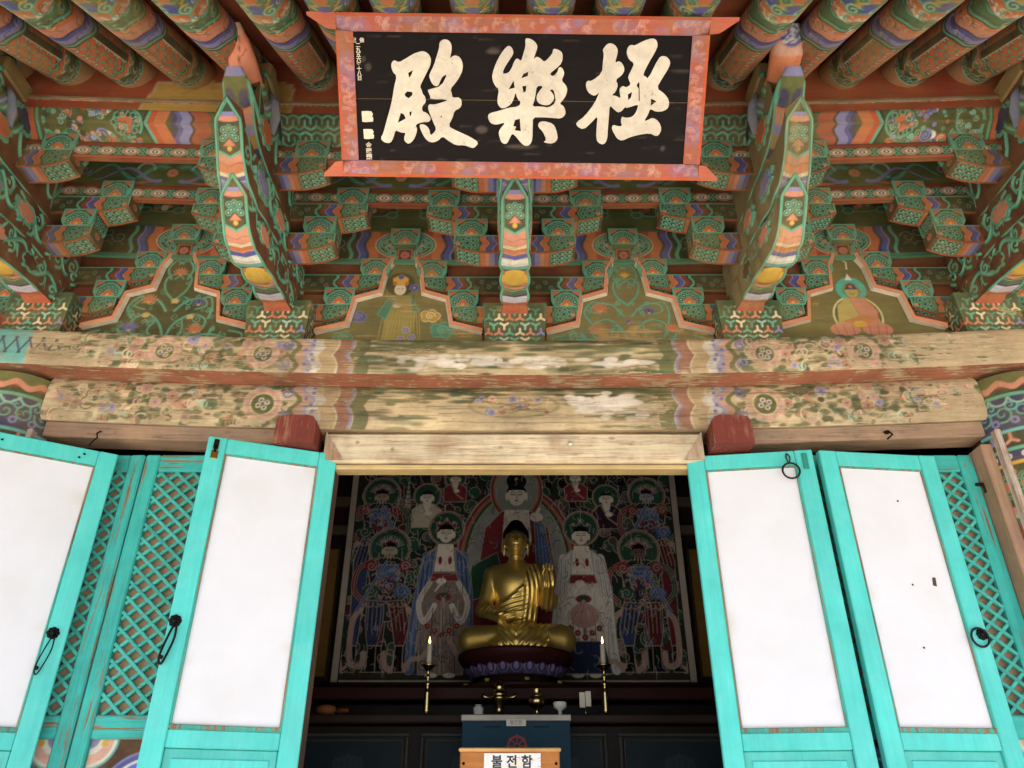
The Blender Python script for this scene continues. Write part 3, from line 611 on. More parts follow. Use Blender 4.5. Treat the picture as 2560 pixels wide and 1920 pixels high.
def soro_mesh(name, wt=.146, wb=.106, h=.100, d=.118, db=.112, m='paint_x'):
    mb = MB(); zm = h * .42
    for (ex, half_t, half_b, other_t, other_b, pf, w) in (((1, 0, 0), wt / 2, wb / 2, d / 2, db / 2, soro_face, wt), ((0, 1, 0), d / 2, db / 2, wt / 2, wb / 2, soro_side, d)):
        for s in (-1, 1):
            ex_ = np.array(ex, float); nn = np.array([0, -1, 0.]) if ex[0] else np.array([1., 0, 0]); nn = nn * s
            def fn(u, v):
                f = np.clip(v * h / zm, 0, 1); f = np.sin(f * pi / 2)
                hw = half_b + (half_t - half_b) * f; oo = other_b + (other_t - other_b) * f
                a = (2 * u - 1) * hw
                return a[:, None] * ex_ + oo[:, None] * nn + (v * h)[:, None] * np.array([0, 0, 1.]), np.stack([a, v * h], 1)
            mb.grid(44, 30, fn, lambda p: pf(p, h, w), 'dk', aa=.003)
    mb.box((0, 0, h - .006), (wt - .004, d - .004, .011), 'green'); mb.box((0, 0, .004), (wb - .002, db - .002, .007), 'green')
    me = mb.mesh(name); me.materials.append(MAT[m]); return me
SORO = soro_mesh('small_block'); SORO_W = soro_mesh('small_block_worn', m='paint_worn')

def arm_mesh(L, H=.098, T=.105, m='paint_x', seed=0):
    mb = MB(); r = random.Random(seed)
    def zb(a): t = np.clip((np.abs(a) / L - .50) / .50, 0, 1); return .040 * t * t
    def front(p):
        a, b = p.P.T; e = L - np.abs(a); sgn = 1
        w_ = .006 * np.sin(b * 95)
        for e0, e1, c in ((.118, .146, 'orange'), (.146, .152, 'salmon'), (.152, .158, 'navy'), (.158, .180, 'blue'), (.180, .188, 'lav'), (.188, .212, 'brick'), (.212, .222, 'dk'), (.222, .236, 'mint')): p.wave(e + w_ * 1.6, e0, e1, c)
        p.field(-(e - .240), lin('#232f20'))
        for s in (-1, 1):
            p.rect(*sorted((s * (L - .118), s * L))[:1], -.01, sorted((s * (L - .118), s * L))[1], H + .01, 'green')
            p.cloud(s * (L - .062), H * .53, .050, 7); p.rect(s * (L - .062) - .008, H * .86, s * (L - .062) + .008, H, 'lav')
            p.disc(s * (L - .020), H * .5, .010, 'salmon')
        if L > .28:
            for k in range(int((L - .24) * 2 / .03)):
                x = -(L - .25) + .03 * k + .01; p.spiral(x, H * (.35 + .3 * (k % 2)), .014, lin('#7f937a'), .003, 1.2, k, 1 if k % 2 else -1)
        p.wave(e, -.01, .007, 'mint'); p.wave(b, H - .006, H + .02, 'mint'); p.wave(b - zb(a), -.02, .006, 'olive')
    def under(p):
        a, b = p.P.T; e = L - np.abs(a)
        for e0, e1, c in ((.010, .118, 'dk'), (.118, .14, 'orange'), (.14, .16, 'salmon'), (.16, .182, 'lav'), (.182, .20, 'blue'), (.20, .225, 'maroon')): p.wave(e, e0, e1, c)
        for s in (-1, 1):
            for q in (-.028, .0, .028):
                for k in range(3): x = s * (L - .03 - .034 * k); p.disc(x, q, .017, 'mint'); p.disc(x, q, .012, 'dk'); p.disc(x + .003, q + .003, .005, 'pale')
        p.field(-(np.abs(b) - (T / 2 - .010)), 'red')
    def end(p):
        p.field(-np.ones(len(p.P)), 'brick'); p.rect(-T / 2 + .010, .05, T / 2 - .010, H - .008, 'green'); p.disc(0, .074, .020, 'salmon', .015); p.disc(0, .074, .010, 'orange', .008)
    n = int(2 * L / .0034)
    for s in (-1, 1):
        def fn(u, v):
            a = (2 * u - 1) * L; z0 = zb(a); z = z0 + (H - z0) * v; return np.stack([a, np.full_like(a, s * T / 2), z], 1), np.stack([a, z], 1)
        if s < 0: mb.grid(n, 28, fn, front, 'dk', aa=.003)
        else: mb.grid(20, 1, fn, None, 'maroon')
    def fn(u, v):
        a = (2 * u - 1) * L; b = (v - .5) * T; return np.stack([a, b, zb(a)], 1), np.stack([a, b], 1)
    mb.grid(n, 26, fn, under, 'maroon', smooth=True)
    for s in (-1, 1):
        def fn(u, v):
            a = (u - .5) * T; z = .040 + (H - .040) * v; return np.stack([np.full_like(a, s * L), a, z], 1), np.stack([a, z], 1)
        mb.grid(26, 14, fn, end, 'brick')
    mb.add([(-L, -T / 2, H), (L, -T / 2, H), (L, T / 2, H), (-L, T / 2, H)], [[0, 1, 2, 3]], 'maroon')
    me = mb.mesh('cross_arm'); me.materials.append(MAT[m]); return me
ARMS = {k: arm_mesh(L, seed=i) for i, (k, L) in enumerate((('w1', .292), ('w2', .445), ('s', .272), ('l', .402)))}
ARMW = {k: arm_mesh(L, m='paint_worn', seed=i + 9) for i, (k, L) in enumerate((('s', .272), ('l', .402)))}

def foot_paint(p, w, h):                                         # bearing block: tripod tessellation
    a, b = p.P.T; p.field(-np.ones_like(a), 'green'); p.field(np.maximum(np.abs(a) - (w / 2 - .012), np.abs(b - h / 2) - (h / 2 - .010)), lin('#33442c'))
    s = .047; cols = ('salmon', 'cream', 'mint', 'lav', lin('#b8664a'), 'cream', 'mid', 'salmon')
    for j in range(-1, 8):
        for i in range(-6, 7):
            x = (i + .5 * (j % 2)) * s; y = .022 + j * s * .80
            if abs(x) > w / 2 - .02 or y > h - .014: continue
            c = cols[(i * 3 + j * 5) % 8] if j % 2 else ('mint', 'cream', 'mid', 'pale')[(i + j) % 4]; q0 = pi / 2 if j % 2 else -pi / 2
            for k in range(3): q = q0 + 2 * pi * k / 3; p.stroke([(x, y), (x + .021 * cos(q), y + .021 * sin(q))], .016, 'dk'); 
            for k in range(3): q = q0 + 2 * pi * k / 3; p.stroke([(x, y), (x + .020 * cos(q), y + .020 * sin(q))], .0105, c)
def foot_mesh(m):
    mb = MB(); h = .215; wt, wb = .292, .262
    for ax, s in ((0, -1), (0, 1), (1, -1), (1, 1)):
        def fn(u, v):
            hw = (wb + (wt - wb) * v) / 2; a = (2 * u - 1) * hw; o = s * hw
            V = np.stack([a, o, v * h], 1) if ax == 0 else np.stack([o, a, v * h], 1); return V, np.stack([a, v * h], 1)
        mb.grid(92, 60, fn, lambda p: foot_paint(p, wt, h), 'green', alpha=.72)
    mb.box((0, 0, h - .004), (wt - .004, wt - .004, .006), 'green')
    me = mb.mesh('bearing_block'); me.materials.append(MAT[m]); return me
FOOT = foot_mesh('paint_x')

def curve(P, n=14):
    return np.array(smooth_path([(0, *q) for q in P], n))[:, 1:]
def tongue_mesh(Lc, Uc, wid, stripes, panel, side, m, name='tongue', worn=.9, relief=(), clouds=()):
    """bracket plank: strip between a lower and an upper outline in YZ, wid(s) wide; stripes are painted on its lower face by arc length"""
    mb = MB(); L = curve(Lc); U = curve(Uc); n = len(L)
    ds = np.r_[0, np.cumsum(np.hypot(*np.diff(L, axis=0).T))]; tot = ds[-1]
    S = np.linspace(0, tot, int(tot / .004) + 1); Li = np.stack([np.interp(S, ds, L[:, k]) for k in (0, 1)], 1); Ui = np.stack([np.interp(S, ds, U[:, k]) for k in (0, 1)], 1)
    Wd = np.array([wid(tot - s) for s in S]) / 2; ns = len(S) - 1
    if panel: Li[:, 1] -= np.where(tot - S > .30, .009 * np.abs(np.sin((tot - S - .30) * 21)), 0)     # scalloped, leaf-like belly
    def idx(u): return np.clip(np.rint(u * ns).astype(int), 0, ns)
    def low(u, v):
        i = idx(u); a = (2 * v - 1) * Wd[i]; return np.stack([a, Li[i, 0], Li[i, 1]], 1), np.stack([a, tot - S[i]], 1)
    def paint(p):
        a, e = p.P.T; p.C[:, 3] = worn
        f = e + .32 * np.abs(a)
        for e0, e1, c in stripes: p.wave(f, e0, e1, c)
        for q in np.arange(.25, 1.0, .034): p.wave(f + .004 * np.sin(a * 90), q, q + .003, ('cream', 'maroon', 'brick')[int(q * 1000) % 3], .55)
        if panel: panel(p, a, e)
    mb.grid(ns, 26, low, paint, 'salmon', smooth=True, aa=.003)
    def up(u, v):
        i = idx(u); a = (2 * v - 1) * Wd[i]; return np.stack([a, Ui[i, 0], Ui[i, 1]], 1), np.stack([a, S[i]], 1)
    mb.grid(ns, 2, up, None, 'maroon', smooth=True)
    for s in (-1, 1):
        def sd(u, v):
            i = idx(u); q = Li[i] + (Ui[i] - Li[i]) * v[:, None]; return np.stack([s * Wd[i], q[:, 0], q[:, 1]], 1), q
        mb.grid(ns, 40, sd, side, lin('#5d2a21'), smooth=True, aa=.004)
    for s in (-1, 1):                                             # raised mint edge along the belly of the plank
        q = np.linspace(int(ns * .22), ns, 34).astype(int); mb.tube([(s * max(Wd[i] - .002, .001), Li[i, 0], Li[i, 1]) for i in q], [.0055] * 33 + [.002], 6, 'mint', alpha=.8)
        for P_ in relief:                                        # carved scrollwork standing proud of the cheek
            P_ = np.array(P_); mb.tube([(s * (Wd[0] + .002), y, z) for y, z in P_], np.linspace(.0085, .0045, len(P_)), 6, 'mint', alpha=.86)
        for cy, cz, ra, rb, c in clouds:                         # lobed carved clouds at the root of the tongue
            for k, (f, cc) in enumerate(((1.0, 'mint'), (.76, c))):
                O_ = [(cy + f * ra * cos(t) * (1 + .13 * sin(7 * t + cy * 9)), cz + f * rb * sin(t) * (1 + .13 * sin(7 * t + cy * 9))) for t in np.linspace(0, 2 * pi, 41)[:-1]]
                mb.prism(O_, *sorted((s * (Wd[0] - .01), s * (Wd[0] + .008 + .004 * k))), cc, 'yz', alpha=.85)
    me = mb.mesh(name); me.materials.append(MAT[m]); return me
def scroll_paths(y0, y1, zlo, zhi, seed):
    zm = (zlo + zhi) / 2; A = (zhi - zlo) * .30; per = .23; out = [[(q, zm + A * sin(2 * pi * q / per + seed)) for q in np.arange(y0, y1, .016)]]
    for i in range(int((y1 - y0) / (per / 2)) + 1):
        cy = y0 + (i + .5) * per / 2; d = 1 if sin(2 * pi * cy / per + seed) > 0 else -1; r = min(.042, A * .9); a0 = -1.57 * d
        out.append([(cy + r * (1 - .85 * k / 12) * cos(a0 + d * 2 * pi * 1.25 * k / 12), zm - d * A * .55 + r * (1 - .85 * k / 12) * sin(a0 + d * 2 * pi * 1.25 * k / 12)) for k in range(13)])
    return out
def tongue_panel(p, a, e):                                       # pointed end face with a flowered cartouche
    i = e < .245; hw = .052
    wq = np.clip((e) / .085, 0, 1) * hw
    sd = np.maximum.reduce([np.abs(a) - wq, e - .225 + .55 * np.abs(a)]); p.field(sd, 'mint')
    p.field(sd + .011, 'dk'); inner = sd + .013
    y = e
    p.field(np.maximum(inner, np.abs(y - .062 + 3 * a * a) - .008), 'lav'); p.field(np.maximum(inner, np.abs(y - .080 + 3 * a * a) - .010), 'salmon')
    for q in ((0, .112), (-.020, .118), (.020, .118), (-.012, .138), (.012, .138), (-.024, .150), (.024, .150)): p.disc(q[0], q[1], .0125, 'mint'); p.disc(q[0], q[1], .0085, 'dk'); p.disc(q[0], q[1], .004, 'pale')
    p.poly([(-.022, .178), (.022, .178), (.008, .160), (0, .152), (-.008, .160)], 'salmon', 'orange', .003); p.disc(0, .188, .009, 'yellow')
def vine(y0, y1, zlo, zhi, seed, k=1.0):
    """mint scrollwork on the dark red cheek of a bracket plank"""
    def side(p):
        y, z = p.P.T; p.C[:, 3] = .90; zm = (zlo + zhi) / 2; A = (zhi - zlo) * .30; per = .23
        S_ = [(q, zm + A * sin(2 * pi * q / per + seed)) for q in np.arange(y0, y1, .012)]
        q0 = y0 + .02; cur = []
        n = int((y1 - y0) / (per / 2)) + 1
        for i in range(n):
            cy = y0 + (i + .5) * per / 2; up = sin(2 * pi * cy / per + seed) > 0; cur.append((cy, zm - (A * .55 if up else -A * .55), 1 if up else -1))
        for c, w in (('dk', .030), ('mint', .020), ('pale', .005)):
            p.stroke(S_, w, c)
            for cy, cz, d in cur:
                p.spiral(cy, cz, min(.042, A * .9), c, w * .9, 1.25, -1.57 * d, d)
                p.stroke([(cy + .05, zm), (cy + .07, zm + d * A * 1.3)], w * .9, c, w * .3)
        p.field(np.minimum(np.abs(z - zlo), np.abs(z - zhi)) * 0 + 1, 'dk')
    return side
st1 = [(.58, .62, 'maroon'), (.62, .70, 'salmon')]
def bracket_stripes(tot):
    q = [(0, .30, 'salmon'), (.245, .300, 'salmon'), (.280, .296, 'cream'), (.296, .325, 'orange'), (.325, .350, 'blue'), (.350, .405, 'white'), (.405, .445, 'cyan'), (.445, .462, 'dk'), (.462, .490, 'orange'), (.490, .560, 'yellow'), (.560, .615, 'salmon'), (.615, .655, 'green'), (.655, .672, 'navy'), (.672, .730, lin('#c9c5cf')), (.730, .90, lin('#b5573f'))]
    return q
def wid(e): return .104 + .020 * abs(sin((e - .30) * 21)) if e > .30 else (.100 + .012 * max(0, (e - .2) / .1) if e > .085 else .100 * max(e, .0) / .085 + .002)
T1L = [(-.05, 2.03), (-.16, 2.025), (-.28, 2.015), (-.43, 1.995), (-.58, 1.965), (-.69, 1.965), (-.765, 2.020), (-.82, 2.082), (-.872, 2.142)]
T1U = [(-.05, 2.160), (-.16, 2.160), (-.28, 2.160), (-.43, 2.155), (-.56, 2.130), (-.65, 2.108), (-.735, 2.108), (-.81, 2.128), (-.874, 2.147)]
T2L = [(-.05, 2.162), (-.25, 2.162), (-.42, 2.160), (-.58, 2.140), (-.72, 2.115), (-.84, 2.125), (-.915, 2.180), (-.98, 2.260), (-1.055, 2.345)]
T2U = [(-.05, 2.335), (-.25, 2.335), (-.42, 2.335), (-.58, 2.325), (-.72, 2.300), (-.84, 2.280), (-.92, 2.290), (-.99, 2.318), (-1.058, 2.351)]
T3L = [(-.05, 2.337), (-.30, 2.337), (-.55, 2.335), (-.72, 2.330), (-.84, 2.345), (-.92, 2.39), (-.955, 2.45)]
T3U = [(-.05, 2.75), (-.30, 2.75), (-.55, 2.75), (-.72, 2.74), (-.84, 2.70), (-.92, 2.63), (-.957, 2.52)]
st2 = [(.0, .27, 'salmon'), (.245, .285, lin('#c56f4e')), (.285, .30, 'cream'), (.30, .318, 'blue'), (.318, .355, 'lav'), (.355, .40, lin('#b9b4bd')), (.40, .418, 'mid'), (.418, .445, 'gold'), (.445, .46, 'maroon'), (.46, .52, lin('#b6764f')), (.52, .56, 'navy'), (.56, .66, 'white'), (.66, .72, 'orange'), (.72, .80, lin('#c7b6a0')), (.80, 1.2, 'maroon')]
st3 = [(0, .05, 'orange'), (.05, .11, 'salmon'), (.11, .15, 'lav'), (.15, .21, lin('#a8814a')), (.21, .26, 'navy'), (.26, .33, 'salmon'), (.33, .40, 'mint'), (.40, 1.2, 'maroon')]
def wid3(e): return .112
def worn_side(p): p.field(-np.ones(len(p.P)), lin('#7d6c46')); p.C[:, 3] = .45; vine(-.9, -.05, 2.05, 2.14, 5)(p); p.C[:, 3] = .40
TM = {}
RE = [scroll_paths(-.55, -.1, 2.03, 2.15, 1), scroll_paths(-.70, -.1, 2.17, 2.32, 2), scroll_paths(-.72, -.1, 2.36, 2.70, 3)]
for key, m, sides in (('a', 'paint_y', (vine(-.8, -.1, 2.03, 2.15, 1), vine(-.95, -.1, 2.17, 2.32, 2), vine(-.95, -.1, 2.36, 2.70, 3))), ('w', 'paint_worn', (worn_side,) * 3)):
    TM[key] = [tongue_mesh(T1L, T1U, wid, bracket_stripes(0), tongue_panel, sides[0], m, worn=.92 if key == 'a' else .84, relief=RE[0] if key == 'a' else (), clouds=((-.60, 2.06, .075, .036, 'salmon'), (-.36, 2.08, .060, .038, 'maroon'))),
               tongue_mesh(T2L, T2U, wid, st2, tongue_panel, sides[1], m, worn=.90 if key == 'a' else .78, relief=RE[1] if key == 'a' else (), clouds=((-.74, 2.21, .085, .045, 'lav'), (-.50, 2.24, .070, .045, 'salmon'))), tongue_mesh(T3L, T3U, wid3, st3, None, sides[2], m, worn=.85 if key == 'a' else .7, relief=RE[2] if key == 'a' else (), clouds=((-.80, 2.44, .075, .055, 'orange'), (-.70, 2.58, .07, .06, 'navy')))]
def bud_mesh(col, c2):                                           # carved lotus bud on the belly of the lowest plank
    mb = MB(); mb.tube([(0, -.36, 2.012), (0, -.40, 2.005), (0, -.445, 1.998), (0, -.49, 1.990), (0, -.515, 1.985)], [.030, .054, .058, .048, .02], 16, col, flat=.35, alpha=.9)
    me = mb.mesh('lotus_bud'); me.materials.append(MAT['paint_y']); return me
BUD = bud_mesh(lin('#cfa23f'), 'salmon')

def dragon_head(parent, kind):
    """carved beam end: trunk-like snout, green petal jaw, ruffled collar"""
    def strip(pts, wds, th, paint, name, base, m='paint_y', off=0.):
        mb = MB(); C_ = curve(pts, 10); d = np.r_[0, np.cumsum(np.hypot(*np.diff(C_, axis=0).T))]; tot = d[-1]; Wi = lambda s: np.interp(s, np.linspace(0, tot, len(wds)), wds)
        S = np.linspace(0, tot, max(20, int(tot / .005))); Q = np.stack([np.interp(S, d, C_[:, k]) for k in (0, 1)], 1); Tn = np.gradient(Q, axis=0); Tn /= np.linalg.norm(Tn, axis=1)[:, None]; Nn = np.stack([Tn[:, 1], -Tn[:, 0]], 1)
        ns = len(S) - 1
        def fn(u, v):
            i = np.rint(u * ns).astype(int); an = 2 * pi * v; a = np.cos(an) * Wi(S[i]) / 2
            b = np.sin(an) * Wi(S[i]) / 2 * th
            q = Q[i] + Nn[i] * b[:, None]; return np.stack([a + off, q[:, 0], q[:, 1]], 1), np.stack([S[i], a], 1)
        mb.grid(ns, 36, fn, paint, base, smooth=True, aa=.004, alpha=.88)
        a0 = len(mb.V[0]) - 37; mb.add([mb.V[0][k] for k in range(36)], [list(range(36))], base); mb.add([mb.V[0][a0 + k] for k in range(36)], [list(range(36))], base)
        return mb.build(name, m, parent)
    def p_snout(p):
        s, a = p.P.T
        if kind == 'blue':
            p.wave(s, .0, .05, 'cream'); p.wave(s, .16, .4, lin('#d8a08c')); p.disc(.245, 0, .055, 'blue', .05); r = random.Random(1)
            for k in range(70): p.disc(.245 + r.uniform(-.04, .04), r.uniform(-.035, .035), .0035, 'white')
            for k in (-1, 0, 1): p.stroke([(.275, .014 * k), (.30, .014 * k)], .005, 'white')
            for k in range(5): p.arc(.10, 0, .02 + .012 * k, .5, 2.6, .003, lin('#b04a2c'))
        else:
            p.stroke([(.03, .01), (.12, -.004), (.20, .012), (.26, .006)], .004, 'maroon'); p.stroke([(.14, 0), (.17, .03)], .003, 'maroon'); p.disc(.27, 0, .05, lin('#dca488')); p.wave(s, -.01, .03, 'cream')
    if kind == 'blue': strip([(-.88, 2.57), (-.95, 2.59), (-1.02, 2.615), (-1.08, 2.645), (-1.125, 2.675)], [.11, .115, .120, .128, .124, .060], .75, p_snout, 'snout', lin('#dd7c55'))
    else: strip([(-.89, 2.57), (-.96, 2.59), (-1.02, 2.612), (-1.08, 2.638), (-1.135, 2.668)], [.115, .120, .108, .082, .035], .75, p_snout, 'snout', lin('#e0876a'))
    def p_petal(p):
        s, a = p.P.T; p.disc(.17, -.028, .040, 'navy', .022); p.disc(.17, .028, .040, 'navy', .022); p.wave(s, .250, .34, 'lav'); p.field(-(np.abs(a) - .046), 'mint')
        for k in range(3): p.wave(s + .0 * a, .055 + .014 * k, .058 + .014 * k, 'pale')
        for k in range(-2, 3): p.arc(.05 - .0, .02 * k, .011, -1.57, 1.57, .003, 'pale')
    strip([(-.80, 2.40), (-.88, 2.425), (-.96, 2.452), (-1.02, 2.480), (-1.06, 2.508)], [.095, .122, .130, .124, .108, .055], .42, p_petal, 'jaw_petal', lin('#4d5a2c'))
    def p_neck(p):
        s, a = p.P.T
        for k in range(9): p.wave(s + 2.2 * a * a + .006 * np.sin(a * 120), .02 + .026 * k, .033 + .026 * k, ('mint', 'dk', 'salmon', 'dk', 'mint', 'lav', 'dk', 'mint', 'gold')[k])
    strip([(-.70, 2.52), (-.78, 2.54), (-.86, 2.565), (-.92, 2.59)], [.15, .155, .145, .12], .95, p_neck, 'ruffled_collar', lin('#3b5a3d'))
    for s in (-1, 1):
        mb = MB(); mb.lathe([(.0005, -.014), (.013, -.006), (.014, .004), (.0005, .014)], 12, 'mid', (s * .052, -.905, 2.655)); mb.build('eye', 'lacquer', parent)
    for s in (-1, 1):
        mb = MB(); mb.tube([(s * .070, -.76, 2.47), (s * .085, -.80, 2.52), (s * .085, -.83, 2.57), (s * .07, -.85, 2.61)], [.012, .024, .020, .006], 12, lin('#5f6a80'), flat=.5); mb.build('ear_flap', 'paint_y', parent)
    mb = MB(); mb.box((0, -.80, 2.70), (.13, .20, .10), lin('#8a7144'), .012); mb.build('nape_block', 'paint_worn', parent)

names = ['bracket set on the left column, cut by the picture edge', 'bracket set left of the name board, with a pink-snouted carved head', 'middle bracket set with chevron stripes, below the name board', 'bracket set right of the name board, browned, with a blue-tipped trunk', 'bracket set on the right column, cut by the picture edge']
for i, X in enumerate(BX):
    dz = lift(X); t = thing('bracket_set', names[i], 'bracket set', (X, 0, dz), group='bracket sets on the upper beam')
    worn = i == 3
    inst('bearing_block', FOOT, t, (0, 0, 1.860))
    tm = TM['w' if worn else 'a']
    for q in tm: inst('tongue_plank', q, t)
    inst('lotus_bud', BUD, t, (0, 0, 0))
    ps = t
    def arm(key, y, tier, off, mesh=None, sm=None):
        z = A1 + TP * (tier - 1); inst('cross_arm', mesh or ARMS[key], ps, (0, y, z))
        for s in (-1, 1): inst('small_block', sm or SORO, ps, (s * off, y, z + .090))
    arm('w1', 0, 1, .244); arm('w2', 0, 2, .400)
    arm('s', Y1, 2, .195, ARMW['s'] if worn or i == 0 else None); arm('l', Y1, 3, .325); arm('s', Y2, 3, .205, ARMW['s'] if i != 2 else None)
    if i in (0, 1, 3, 4): dragon_head(t, 'blue' if i == 3 else 'pink')

# ================================================================ long painted timbers of the bracket zone
MID = [(BX[i] + BX[i + 1]) / 2 for i in range(4)]
def long_strip(mb, prof, paint, base, res=.0045, x0=-2.75, x1=2.75, alpha=.92, smooth=False):
    """strip along X over a YZ polyline; b is the distance along the polyline"""
    P = np.array(prof, float); d = np.r_[0, np.cumsum(np.hypot(*np.diff(P, axis=0).T))]; h = d[-1]
    def fn(u, v):
        x = x0 + (x1 - x0) * u; b = v * h; return np.stack([x, np.interp(b, d, P[:, 0]), np.interp(b, d, P[:, 1])], 1), np.stack([x, b], 1)
    mb.grid(int((x1 - x0) / res), max(2, int(h / res)), fn, paint, base, smooth, res, alpha)
# ---- top board of the wall plane with a lotus medallion between the brackets
def lotus_paint(p):
    x, b = p.P.T; h = .195; r = random.Random(2)
    d = np.min([np.abs(x - m) for m in MID], axis=0); wv = .010 * np.sin(b * 48)
    for a0, a1, c in ((.0, .140, 'red'), (.140, .185, 'orange'), (.185, .200, 'navy'), (.200, .226, 'blue'), (.226, .236, 'lav'), (.236, .262, 'dk'), (.262, .280, 'mint')): p.wave(d + wv, a0, a1, c)
    for m in MID:
        p.disc(m, .10, .150, 'cream', .090); p.disc(m, .10, .145, 'dk', .086); p.disc(m, .10, .138, 'mint', .080); p.disc(m, .10, .128, 'dk', .072)
        for s in (-1, 1):
            for q in ((.055, .10), (.085, .085), (.085, .125), (.110, .105), (.06, .145), (.065, .055)): p.disc(m + s * q[0], q[1], .022, 'mint'); p.disc(m + s * q[0], q[1], .016, 'dk'); p.arc(m + s * q[0], q[1], .009, 0, 4.5, .005, 'pale')
            p.poly([(m + s * .052, .085), (m + s * .085, .10), (m + s * .066, .112), (m + s * .055, .13), (m + s * .045, .105)], 'orange', 'salmon', .004)
            p.spiral(m + s * .075, .022, .02, 'orange', .010, 1.2, 0, s); p.stroke([(m + s * .045, 0), (m + s * .045, .06)], .008, 'mint')
        p.rect(m - .036, 0, m + .036, .075, 'orange'); p.rect(m - .030, .0, m + .030, .070, 'maroon'); p.flower(m, .036, .022, 'orange', 'lav', 'red')
    for X in BX:
        for s in (-1, 1):
            for k in range(3): cx = X + s * (.10 + .055 * k); p.spiral(cx, .11 + .03 * (k % 2), .038, lin('#7d9480'), .0045, 1.3, 1.5 * k, s); p.arc(cx, .05, .03, .2, 2.6, .004, lin('#66806a'))
    p.wave(b, h - .012, h + .1, 'green'); p.wave(b, -.1, .010, 'mid')
t = thing('wall_board', 'dark green board with lotus medallions between the bracket sets', 'beam')
mb = MB(); long_strip(mb, [(-.055, 2.388), (-.055, 2.583)], lotus_paint, lin('#1f2b1e'), .004); mb.bar((0, -.01, 2.486), (5.5, .088, .190), 'maroon'); mb.warp(sag); mb.build('board', 'paint_x', t)
for m in MID: inst('small_block', SORO, t, (m, -.030, 2.466 + lift(m)))
mb = MB(); mb.bar((0, -.047, 2.382), (5.5, .018, .012), 'mid'); mb.warp(sag); mb.build('edge_strip', 'paint_x', t)
# ---- two rails with rosettes, at the outer planes
def rosette_paint(p):
    x, b = p.P.T; h = .105; lo, hi = .012, .062
    p.wave(b, lo, hi, 'dk')
    n = int(5.5 / .105)
    for k in range(n):
        cx = -2.7 + .105 * k
        p.disc(cx, .037, .036, 'pink', .021); p.disc(cx, .037, .031, 'maroon', .017); p.disc(cx, .037, .026, 'cream', .013); p.disc(cx, .037, .013, 'navy', .009); p.disc(cx, .037, .005, 'white')
        for s in (-1, 1):
            for q in (-.011, .011): p.disc(cx + .0525 + s * .009, .037 + q, .010, 'mint'); p.disc(cx + .0525 + s * .009, .037 + q, .006, 'dk')
def rail(y, z, label, p_):
    mb = MB(); long_strip(mb, [(y - .040, z - .002), (y - .045, z + .030), (y - .048, z + .060), (y - .040, z + .085), (y - .02, z + .098)], p_, lin('#a14830'), .0035, smooth=True)
    mb.bar((0, y - .026, z + .046), (5.5, .026, .090), 'brick'); mb.warp(sag)
    return tag(mb.build('rosette_rail', 'paint_x'), label, 'rail', 'red rails with rosettes')
rail(Y1, 2.487, 'red rail with a row of rosettes on the inner bracket arms', rosette_paint)
rail(Y2, 2.458, 'red rail with a row of rosettes right under the painted purlin', rosette_paint)
# ---- sloping soffit boards between the planes, clouds painted on green
def cloud_paint(kind):
    def f(p):
        r = random.Random(kind + 20); x, b = p.P.T; h = b.max()
        for m in MID:
            if kind == 0:
                for s in (-1, 1):
                    P_ = [(m + s * q, h * (.5 + .22 * sin(q * 26))) for q in np.linspace(.02, .40, 16)]
                    p.stroke(P_, .052, 'green', .01); p.stroke(P_, .040, 'mid', .008); p.stroke(P_, .014, 'mint', .004)
                    p.stroke([(m + s * q, h * (.42 - .2 * sin(q * 22))) for q in np.linspace(.05, .36, 14)], .022, 'lav', .004); p.stroke([(m + s * (q + .03), h * (.34 - .2 * sin(q * 22))) for q in np.linspace(.05, .3, 14)], .010, 'navy', .003)
                    p.poly([(m + s * .08, h * .18), (m + s * .20, h * .10), (m + s * .30, h * .16), (m + s * .19, h * .22)], 'orange'); p.arc(m + s * .13, h * .6, .04, 0, 3.1, .012, 'pale')
                    p.spiral(m + s * .42, h * .5, .03, 'lav', .010, 1.1, 0, s)
                p.disc(m, h * .5, .05, 'olive', .035); p.flower(m, h * .5, .026, 'salmon', 'yellow', 'orange')
            else:
                for s in (-1, 1):
                    cx = m + s * .17; p.disc(cx, h * .55, .115, 'mint', .046); p.disc(cx, h * .55, .108, 'dk', .040)
                    for k in range(7): p.disc(cx + r.uniform(-.06, .06), h * .55 + r.uniform(-.02, .02), r.uniform(.012, .022), ('olive', 'brown', 'salmon', 'orange', 'cream', 'mid')[k % 6])
                    for k in (-1, 1): p.disc(cx + k * .085, h * .42, .03, 'mint', .022); p.disc(cx + k * .085, h * .42, .024, 'green', .017)
    return f
for k, (prof, lab) in enumerate(((((-.338, 2.560), (-.334, 2.765)), 'green soffit board with blue and mint clouds below the purlin'), (((-.052, 2.578), (-.048, 2.835)), 'green soffit board with dragon clouds above the lotus medallions'))):
    mb = MB(); long_strip(mb, prof, cloud_paint(k), lin('#4a5a30'), .0045); P_ = np.array(prof)
    mb.sweep([(P_[1][0], P_[1][1] - .002), (P_[1][0] - .31, P_[1][1] - .03), (P_[1][0] - .31, P_[1][1] - .02), (P_[1][0] + .012, P_[1][1] + .01), (P_[0][0] + .012, P_[0][1]), (P_[0][0] + .003, P_[0][1])], -2.75, 2.75, 'brick'); mb.warp(sag)
    tag(mb.build('soffit_board', 'paint_x'), lab, 'board', 'soffit boards between the bracket planes')
